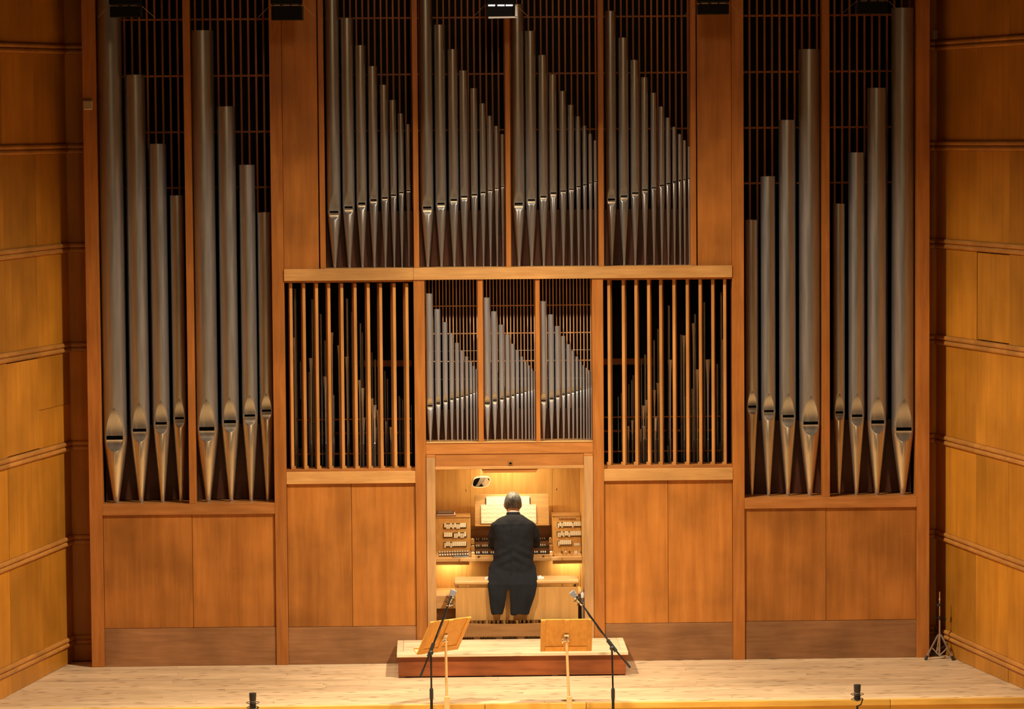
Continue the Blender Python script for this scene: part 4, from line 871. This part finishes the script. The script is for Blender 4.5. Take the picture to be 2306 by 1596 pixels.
# head and neck
hc = P_(1155, 1133.5, 0.385); 
body.tube([P_(1156, 1164, 0.30), P_(1155.5, 1152, 0.345), hc+Vector((0, -0.015, -0.04))], [0.066, 0.060, 0.058], 16)
body.ball(hc+Vector((0, 0.0, 0.012)), (0.077, 0.096, 0.098), 20, 14); body.ball(hc+Vector((0, 0.045, -0.055)), (0.056, 0.058, 0.065), 16, 10)
body.tube([hc+Vector((0, 0.098, 0.012)), hc+Vector((0, 0.122, -0.022)), hc+Vector((0, 0.108, -0.032))], [0.009, 0.015, 0.012], 8)
body.ball(hc+Vector((0, 0.098, -0.068)), (0.024, 0.012, 0.007)); body.ball(hc+Vector((0, 0.092, -0.10)), (0.022, 0.016, 0.016))
for s in (-1, 1): body.ball(hc+Vector((s*0.080, 0.012, -0.012)), (0.010, 0.020, 0.032)); body.ball(hc+Vector((s*0.03, 0.088, 0.026)), (0.022, 0.012, 0.007))
bme = remesh(body, 'body', 0.0075, 3)
per = place('person', bme, 'skin', None, Vector((0, 0, 0)), True)
tag(per, 'seated organist with grey hair in a black tailcoat seen from behind', 'person')
cme = remesh(coat, 'tailcoat', 0.0065, 4)
CO = [v.co.copy() for v in cme.vertices]; NO = [v.normal.copy() for v in cme.vertices]
mx_ = X(1156, 1250, 0.2); zw = Z(1156, 1250, 0.2); zl_ = Z(1156, 1290, 0.2); flat_co = []
for p, nr_ in zip(CO, NO):                                # folds of the cloth
    q = Vector((p.x*7+p.z*3, p.y*6, p.z*9-abs(p.x)*8)); a = noise.noise(q)*0.010+noise.noise(p*26)*0.0025
    a += 0.006*math.exp(-((p.z-zw)/0.10)**2)*math.sin(p.z*70+abs(p.x-mx_)*38)
    lowf = max(0, min(1, (zl_-p.z)/0.15)); a *= (1-0.45*lowf); a += lowf*0.004*math.sin(p.x*60)
    flat_co += list(p+nr_*a)
cme.vertices.foreach_set('co', flat_co); cme.update(); CO = [v.co.copy() for v in cme.vertices]
place('tailcoat', cme, 'coat', per, Vector((0, 0, 0)), True)
# centre seam and waist seam, collar of the coat
cs = MB(); pts = []
for py in range(1172, 1300, 8):
    zc = Z(1154, py, 0.1); best = None
    xc = X(1150+(1250-min(py, 1250))*0.03, py, 0.1)
    for v in CO:
        if abs(v.z-zc) < 0.012 and abs(v.x-xc) < 0.02 and (best is None or v.y < best): best = v.y
    if best is not None: pts.append(Vector((X(1150+(1250-min(py, 1250))*0.03, py, 0.1), best-0.0005, zc)))
if len(pts) > 2: MB().tube(pts, 0.0022, 6).build('back_seam', 'trousers', per, smooth=True)
cl = MB(); R = []
for zz_, a, b_ in ((0.0, 0.070, 0.072), (0.035, 0.066, 0.066), (0.042, 0.060, 0.060), (0.0, 0.058, 0.06)):
    c = P_(1156, 1163, 0.305)+Vector((0, 0.012, zz_)); R.append([c+Vector((a*math.cos(2*math.pi*j/28), b_*math.sin(2*math.pi*j/28), -0.010*math.sin(2*math.pi*j/28))) for j in range(28)])
cl.rings(R, cap=False).build('coat_collar', 'coat', per, smooth=True)
R = []
for zz_, a in ((0.0, 0.060), (0.050, 0.060), (0.050, 0.056), (0.0, 0.056)):
    c = P_(1156, 1163, 0.305)+Vector((0, 0.014, zz_)); R.append([c+Vector((a*math.cos(2*math.pi*j/28), a*math.sin(2*math.pi*j/28), -0.008*math.sin(2*math.pi*j/28))) for j in range(28)])
MB().rings(R, cap=False).build('shirt_collar', 'shirt', per, smooth=True)
# shirt front between the lapels
R = []
for py, Y, hw in ((1164, 0.38, 0.03), (1176, 0.396, 0.045), (1195, 0.398, 0.042), (1215, 0.392, 0.034), (1235, 0.378, 0.022), (1248, 0.366, 0.012)):
    c = P_(1156, py, Y); R.append([c+Vector((-hw, 0, 0)), c+Vector((0, 0.014, 0)), c+Vector((hw, 0, 0)), c+Vector((0, -0.02, 0))])
MB().rings(R).build('shirt_front', 'shirt', per, smooth=True)
tme = remesh(trou, 'trousers', 0.010, 3); place('trousers', tme, 'trousers', per, Vector((0, 0, 0)), True)
for sm in shoes: sm.build('shoe', 'shoe', per, smooth=True)
# hair: shell over back and top of the head
hm = MB(); nj, ni = 40, 26; hcc = hc+Vector((0, -0.001, 0.012)); idx = {}
for i in range(ni+1):
    ph = -math.pi/2+math.pi*(i/ni)
    for j in range(nj):
        th = 2*math.pi*j/nj; dv = Vector((math.cos(ph)*math.cos(th), math.cos(ph)*math.sin(th), math.sin(ph)))
        bump = 0.0035*noise.noise(dv*9)+0.002*noise.noise(dv*25)
        kr = max(math.cos(ph), 0.78) if (dv.z < 0) else math.cos(ph)
        idx[i, j] = len(hm.v); p = hcc+Vector((kr*math.cos(th)*(0.0825+bump), kr*math.sin(th)*(0.101+bump), dv.z*((0.102 if dv.z > 0 else 0.134)+bump)))
        if dv.z < -0.35: p.y += 0.012
        hm.v.append(tuple(p))
for i in range(ni):
    for j in range(nj):
        ph = -math.pi/2+math.pi*((i+0.5)/ni); th = 2*math.pi*(j+0.5)/nj; dv = Vector((math.cos(ph)*math.cos(th), math.cos(ph)*math.sin(th), math.sin(ph)))
        low_ = -0.95 if math.sin(th) < -0.45 else (-0.10+0.35*max(0, dv.y) if dv.y > 0.05 else -0.42)
        if dv.y > 0.62 and dv.z < 0.75: continue
        if dv.z < low_ : continue
        hm.f.append((idx[i, j], idx[i, (j+1) % nj], idx[i+1, (j+1) % nj], idx[i+1, j]))
ho = hm.build('hair', 'hair', per, smooth=True)
sd = ho.modifiers.new('thickness', 'SOLIDIFY'); sd.thickness = 0.006; sd.offset = -1
for s in (-1, 1):
    e = hc+Vector((s*0.03, 0.089, 0.012)); MB().ball(e, 0.011, 10, 8).build('eye', 'eye_white', per, smooth=True); MB().ball(e+Vector((0, 0.0085, 0)), 0.005, 8, 6).build('iris', 'eye_dark', per, smooth=True)

# ------------------------------------------------------------------ music stands
def music_stand(label, topc, yaw, px_pole, pole_x):
    n = Vector((-math.sin(yaw), math.cos(yaw), 0)); u = Vector((math.cos(yaw), math.sin(yaw), 0)); tau = math.radians(33)
    v = (Vector((0, 0, 1))*math.cos(tau)-n*math.sin(tau)).normalized(); nn = u.cross(v); wd, L = 0.455, 0.37
    if nn.dot(n) > 0: nn = -nn                            # nn points back at the hall
    c = topc - v*L/2
    root = empty('music_stand', (c.x, c.y, LOWZ)); tag(root, label, 'music stand')
    dk = MB().obox(c, u, nn, v, wd/2, 0.006, L/2).build('desk', 'stand_wood', root, bevel=0.002)
    MB().obox(c+nn*0.009+v*0.0, u, nn, v, 0.022, 0.004, L/2-0.002).build('desk_rib', 'stand_wood', root)
    for s in (-1, 1): MB().obox(c+nn*0.008+u*s*(wd/2-0.022), u, nn, v, 0.021, 0.0035, L/2-0.002).build('desk_stile', 'stand_wood', root, bevel=0.001)
    MB().obox(c+nn*0.008-v*(L/2-0.03), u, nn, v, wd/2-0.044, 0.0035, 0.028).build('desk_rail', 'stand_wood', root, bevel=0.001)
    MB().obox(c-nn*0.03-v*(L/2-0.006), u, nn, v, wd/2, 0.03, 0.006).build('desk_ledge', 'stand_pole', root, bevel=0.001)
    MB().obox(c-nn*0.058-v*(L/2-0.016), u, nn, v, wd/2, 0.004, 0.012).build('ledge_lip', 'stand_pole', root, bevel=0.001)
    hb = c+nn*0.02+v*(-0.005)
    MB().obox(hb, u, nn, v, 0.020, 0.006, 0.034).build('bracket', 'steel', root, bevel=0.001)
    pv = hb+nn*0.025-v*0.02
    MB().tube([pv-u*0.022, pv+u*0.022], 0.010, 10).build('hinge', 'chrome', root, smooth=True)
    wn = MB()
    for s in (-1, 1): wn.obox(pv-u*0.034+Vector((0, 0, s*0.012)), u, nn, v, 0.004, 0.007, 0.011)
    wn.tube([pv-u*0.022, pv-u*0.04], 0.006, 8); wn.build('wing_nut', 'chrome', root, smooth=True)
    pb_ = Vector((pole_x, pv.y, 0)); top = Vector((pv.x, pv.y, pv.z+0.01)); zc_ = Z(px_pole, 1567, pv.y)
    MB().tube([top, Vector((pole_x, pv.y, zc_-0.15))], [0.0115, 0.0125], 12).build('pole', 'stand_pole', root, smooth=True)
    MB().box(pole_x-0.024, pole_x+0.024, pv.y-0.024, pv.y+0.024, LOWZ+0.10, zc_).build('socket_post', 'stand_pole', root, bevel=0.003)
    for k in range(3):
        an = 2*math.pi*k/3+0.4; d = Vector((math.cos(an), math.sin(an), 0)); p = Vector((pole_x, pv.y, LOWZ+0.12))
        MB().tube([p, p+d*0.26+Vector((0, 0, -0.10))], [0.018, 0.014], 8).build('leg', 'stand_pole', root, smooth=True)
SY = EDGE-0.30
tl = (W(969, 1401, SY)+W(1061, 1387, SY+0.27))/2
music_stand('wooden music stand turned aside, left of the two before the podium', tl, math.radians(37.5), 1006, X(1006.5, 1560, tl.y+0.02))
tr_ = W(1276.3, 1394, SY+0.05)
music_stand('wooden music stand facing straight back, right of the two before the podium', tr_, 0.0, 1282, X(1282.5, 1560, tr_.y+0.02))

# ------------------------------------------------------------------ microphones
def shock_mount(root, c, ax, r, side):
    a = ax.orthogonal().normalized() if side is None else side; b_ = ax.cross(a)
    for k, rr in ((-0.022, r*0.95), (0.022, r)):
        MB().tube([c+ax*k+(a*math.cos(2*math.pi*j/20)+b_*math.sin(2*math.pi*j/20))*rr for j in range(21)], 0.0028, 6).build('shock_ring', 'black_metal', root, smooth=True)
    for j in range(6):
        an = 2*math.pi*j/6; d = a*math.cos(an)+b_*math.sin(an); e = a*math.cos(an+0.5)+b_*math.sin(an+0.5)
        MB().tube([c-ax*0.022+d*r*0.95, c+e*r*0.42, c+ax*0.022+d*r], 0.0018, 5).build('elastic', 'black_metal', root)
def boom_mic(tagline, foot_px, clutch, end, micb, mich, Y, head_l):
    c = W(*clutch, Y); f = W(*foot_px, Y); e = W(*end, Y-0.03); mb_ = W(*micb, Y+0.06); mh = W(*mich, Y+0.07)
    st = empty('microphone_stand', (f.x, Y, LOWZ)); tag(st, 'black boom microphone stand %s' % tagline, 'microphone stand')
    MB().tube([(f.x, Y, LOWZ+0.12), (f.x+(c.x-f.x)*0.15, Y, Z(foot_px[0], 1560, Y))], 0.013, 10).build('lower_tube', 'black_metal', st, smooth=True)
    q = Vector((f.x+(c.x-f.x)*0.15, Y, Z(foot_px[0], 1560, Y))); MB().tube([q+Vector((0, 0, -0.05)), q+Vector((0, 0, 0.03)), q+Vector((0, 0, 0.045))], [0.0165, 0.0165, 0.011], 12).build('height_clutch', 'black_plastic', st, smooth=True)
    MB().tube([q, c+Vector((0, 0, -0.02))], 0.0085, 10).build('upper_tube', 'black_metal', st, smooth=True)
    MB().ball(c+Vector((0, -0.02, -0.01)), (0.022, 0.018, 0.022), 12, 8).build('boom_joint', 'black_plastic', st, smooth=True)
    d = (mb_-e).normalized(); tcl = c+Vector((0, -0.01, 0.01))
    MB().tube([tcl-d*0.06, tcl+d*0.065], 0.017, 10).build('boom_clutch', 'black_plastic', st, smooth=True)
    MB().tube([e, tcl, mb_-d*0.055], 0.0075, 10).build('boom', 'black_metal', st, smooth=True)
    MB().tube([e, e+d*0.07], 0.011, 8).build('boom_end', 'black_plastic', st, smooth=True)
    cb = [tcl.lerp(mb_, k/10)+Vector((0.004, -0.012, -0.02*math.sin(math.pi*k/10)-0.006*math.sin(k*2))) for k in range(11)]
    MB().tube(cb, 0.0032, 6).build('cable', 'cable', st, smooth=True)
    for k in range(3):
        an = 2*math.pi*k/3+0.2; dd = Vector((math.cos(an), math.sin(an), 0)); p = Vector((f.x, Y, LOWZ+0.13))
        MB().tube([p, p+dd*0.30+Vector((0, 0, -0.118))], 0.008, 8).build('leg', 'black_metal', st, smooth=True)
    ax = (mh-mb_).normalized()
    mi = empty('microphone', mb_); tag(mi, 'grey studio microphone in a wire shock mount %s' % tagline, 'microphone')
    MB().tube([mb_-ax*0.05, mb_-ax*0.045, mb_+ax*0.035], [0.012, 0.017, 0.019], 14).build('microphone_body', 'chrome', mi, smooth=True)
    h0 = mb_+ax*0.038; sd_ = Vector((0, 1, 0)).cross(ax).normalized(); fw = ax.cross(sd_)
    P = []
    for k, wd_, dp_ in ((0.0, 0.020, 0.020), (head_l, 0.029, 0.013)):
        cc = h0+ax*k; P += [cc-sd_*wd_-fw*dp_, cc+sd_*wd_-fw*dp_, cc+sd_*wd_+fw*dp_, cc-sd_*wd_+fw*dp_]
    MB().hexa(P).build('head_grille', 'mic_grey', mi, bevel=0.004); MB().tube([h0-ax*0.006, h0+ax*0.004], 0.0225, 14).build('collar', 'chrome', mi, smooth=True)
    shock_mount(mi, mb_, ax, 0.040, sd_)
    MB().tube([mb_-ax*0.022+sd_*0.038, mb_-d*0.055], 0.006, 6).build('mount_arm', 'steel', mi, smooth=True)
boom_mic('leaning right beside the turned music stand', (972, 1596), (970.5, 1466), (947, 1523), (1013, 1352), (1022, 1329), EDGE-0.42, 0.062)
boom_mic('leaning left over the straight music stand', (1381, 1596), (1378, 1456), (1419, 1503), (1304, 1352), (1287, 1332), EDGE-0.42, 0.066)
def floor_mic(px, ytop, label, lab2):
    Y = EDGE-0.75; t = W(px, ytop, Y); x = t.x
    mi = empty('microphone', (x, Y, t.z-0.14)); tag(mi, label, 'microphone')
    MB().lathe([(0.030, 0), (0.031, -0.004), (0.029, -0.055), (0.025, -0.072)][::-1], t, 18).build('head_grille', 'black_plastic', mi, smooth=True)
    MB().lathe([(0.026, -0.076), (0.027, -0.08), (0.028, -0.13), (0.018, -0.142)][::-1], t, 18).build('microphone_body', 'black_metal', mi, smooth=True)
    MB().lathe([(0.027, -0.071), (0.027, -0.077)][::-1], t, 18).build('collar', 'steel', mi, smooth=True)
    shock_mount(mi, Vector((x, Y, t.z-0.105)), Vector((0, 0, 1)), 0.055, Vector((1, 0, 0)))
    MB().tube([(x+0.045, Y-0.02, t.z-0.12), (x+0.03, Y-0.02, t.z-0.17), (x, Y, t.z-0.19)], 0.006, 6).build('mount_arm', 'black_metal', mi, smooth=True)
    st = empty('microphone_stand', (x, Y, LOWZ)); tag(st, lab2, 'microphone stand')
    MB().tube([(x, Y, LOWZ+0.02), (x, Y, t.z-0.185)], 0.010, 10).build('tube', 'black_metal', st, smooth=True); MB().lathe([(0.12, 0), (0.12, 0.012), (0.02, 0.03)], (x, Y, LOWZ), 24).build('base', 'black_metal', st, smooth=True)
floor_mic(569, 1560, 'black microphone in a wire shock mount at lower left stage edge', 'short black microphone stand below left stage edge')
floor_mic(1930.5, 1541, 'black microphone in a wire shock mount at lower right stage edge', 'short black microphone stand below right stage edge')

# ------------------------------------------------------------------ steel tripod in the right corner
ty = -0.10; tx = X(2116, 1400, ty); tz = lambda v: Z(2116, v, ty)
tp = empty('tripod_stand', (tx, ty, 0)); tag(tp, 'thin steel tripod stand in the right corner beside the organ', 'stand')
MB().tube([(tx, ty, 0.03), (tx, ty, tz(1392))], 0.0085, 10).build('lower_tube', 'steel', tp, smooth=True)
MB().tube([(tx, ty, tz(1394)), (tx, ty, tz(1332))], 0.0062, 10).build('upper_tube', 'steel', tp, smooth=True)
MB().lathe([(0.008, -0.006), (0.026, -0.002), (0.024, 0.012), (0.010, 0.02)], (tx-0.004, ty, tz(1363)), 16).build('disc', 'black_plastic', tp, smooth=True)
MB().tube([(tx, ty, tz(1396)), (tx, ty, tz(1387))], 0.0125, 10).build('clutch', 'black_plastic', tp, smooth=True); MB().tube([(tx, ty, tz(1391)), (tx-0.03, ty-0.01, tz(1390))], 0.005, 8).build('clutch_screw', 'black_plastic', tp)
MB().tube([(tx, ty, tz(1351)), (tx, ty, tz(1347))], 0.009, 10).build('collar', 'chrome', tp, smooth=True)
MB().tube([(tx, ty, tz(1433)), (tx, ty, tz(1427))], 0.016, 10).build('hub', 'steel', tp, smooth=True)
for fx, fy in ((-0.142, -0.05), (0.118, -0.09), (-0.01, 0.16)):
    a = Vector((tx+fx*0.1, ty+fy*0.1, tz(1429))); b2 = Vector((tx+fx, ty+fy, 0.012)); lg = MB().tube([a, b2+(a-b2)*0.1], 0.0085, 8).build('leg', 'steel', tp, smooth=True)
    MB().tube([b2+(a-b2)*0.13, Vector((b2.x, b2.y, 0.0))], 0.014, 8).build('rubber_foot', 'black_plastic', lg, smooth=True)
    MB().tube([a.lerp(b2, 0.52), Vector((tx, ty, 0.035))], 0.0065, 6).build('brace', 'steel', tp, smooth=True)
pts = [Vector((tx+0.02, 0.12, 0.02)), Vector((tx+0.03, 0.14, 0.25)), Vector((tx+0.10, 0.12, 0.36)), Vector((tx+0.155, 0.04, 0.30)), Vector((tx+0.15, 0.05, 0.18)), Vector((tx+0.06, 0.1, 0.08)), Vector((tx-0.04, 0.1, 0.015)), Vector((tx-0.1, 0.02, 0.012))]
sm = []
for i in range(len(pts)-1):
    p0, p1, p2, p3 = pts[max(i-1, 0)], pts[i], pts[i+1], pts[min(i+2, len(pts)-1)]
    for k in range(6):
        t = k/6; sm.append(0.5*((2*p1)+(p2-p0)*t+(2*p0-5*p1+4*p2-p3)*t*t+(3*p1-p0-3*p2+p3)*t**3))
co = MB().tube(sm+[pts[-1]], 0.006, 6).build('cable', 'cable', smooth=True); tag(co, 'black cable looped in the right corner behind the tripod', 'cable')

# ------------------------------------------------------------------ wall switches, hanging floodlights
def plate(c, n, up_, lab):
    u = up_.cross(n).normalized(); root = empty('wall_box', c); tag(root, lab, 'wall box')
    MB().obox(c+n*0.012, u, n, up_, 0.044, 0.012, 0.044).build('box_frame', 'switch_rim', root, bevel=0.006); MB().obox(c+n*0.025, u, n, up_, 0.037, 0.003, 0.037).build('box_cover', 'switch_plate', root, bevel=0.002)
plate(W(198, 236.5, 0), Vector((0, -1, 0)), Vector((0, 0, 1)), 'small square box on the left edge of the organ case')
pc = W(2112, 78, BACKY); plate(pc, Vector((0, -1, 0)), Vector((0, 0, 1)), 'small square box on the back wall strip at upper right')
def flood(pxa, pxb, ytop, ybot, label, lit=False, flip=1):
    Y = -1.1; a, b2 = W(pxa, ybot, Y), W(pxb, ybot, Y); cx = (a.x+b2.x)/2; hw = (b2.x-a.x)/2; zb, zm = a.z, Z((pxa+pxb)/2, ytop, Y)
    root = empty('floodlight', (cx, Y, zb)); tag(root, label, 'floodlight', 'floodlights hanging above the stage')
    MB().box(cx-hw, cx+hw, Y, Y+0.14, zb, zm-0.006).build('door_flap', 'lamp_black', root, bevel=0.003)
    MB().box(cx-hw*1.04, cx+hw*1.04, Y-0.02, Y+0.16, zm+0.006, zm+0.26).build('housing', 'lamp_black', root, bevel=0.01)
    for k in (-0.62, 0.02, 0.58): MB().box(cx+hw*k-hw*0.22, cx+hw*k+hw*0.22, Y-0.004, Y+0.10, zm-0.005, zm+0.005).build('vent_slot', 'slot_glow' if lit else 'wire', root)
    if lit:
        MB().hexa([(cx-hw*0.85, Y-0.03, zb-0.012), (cx+hw*1.12, Y-0.03, zb-0.008), (cx+hw*1.12, Y+0.12, zb-0.004), (cx-hw*0.85, Y+0.12, zb-0.006), (cx-hw*0.85, Y-0.03, zb+0.004), (cx+hw*1.12, Y-0.03, zb+0.006), (cx+hw*1.12, Y+0.12, zb+0.01), (cx-hw*0.85, Y+0.12, zb+0.008)]).build('lower_flap', 'flap_white', root)
        MB().hexa([(cx+hw*0.96, Y-0.03, zb), (cx+hw*1.14, Y-0.03, zb), (cx+hw*1.14, Y-0.02, zb), (cx+hw*0.96, Y-0.02, zb), (cx+hw*0.98, Y-0.03, zm), (cx+hw*1.08, Y-0.03, zm), (cx+hw*1.08, Y-0.02, zm), (cx+hw*0.98, Y-0.02, zm)]).build('side_flap', 'flap_white', root)
    else: MB().box(cx+flip*hw*1.0, cx+flip*hw*1.10, Y+0.145, Y+0.15, zb-0.0, zm).build('side_flap', 'lamp_rim', root)
    for s in (-1, 1):
        MB().tube([(cx+s*hw*1.1, Y+0.05, zm), (cx+s*hw*1.9, Y+0.12, zm-0.10)], 0.0022, 5).build('safety_wire', 'wire', root)
        MB().tube([(cx+s*hw*0.8, Y+0.07, zm+0.25), (cx+s*hw*0.8, Y+0.07, TOPZ+0.3)], 0.008, 8).build('hanger', 'black_metal', root)
flood(247.5, 315, 13, 38.5, 'dark floodlight hanging before the left tower outer bay')
flood(611, 679, 12, 45, 'dark floodlight hanging before the left tower inner stile')
flood(1095, 1161, 12, 39, 'lit floodlight with white flaps hanging above the centre', True)
flood(1574, 1641.5, 7.5, 32, 'dark floodlight hanging before the right upper panel', flip=-1)
flood(1933, 2000, 2, 31, 'dark floodlight hanging before the right tower outer bay', flip=-1)
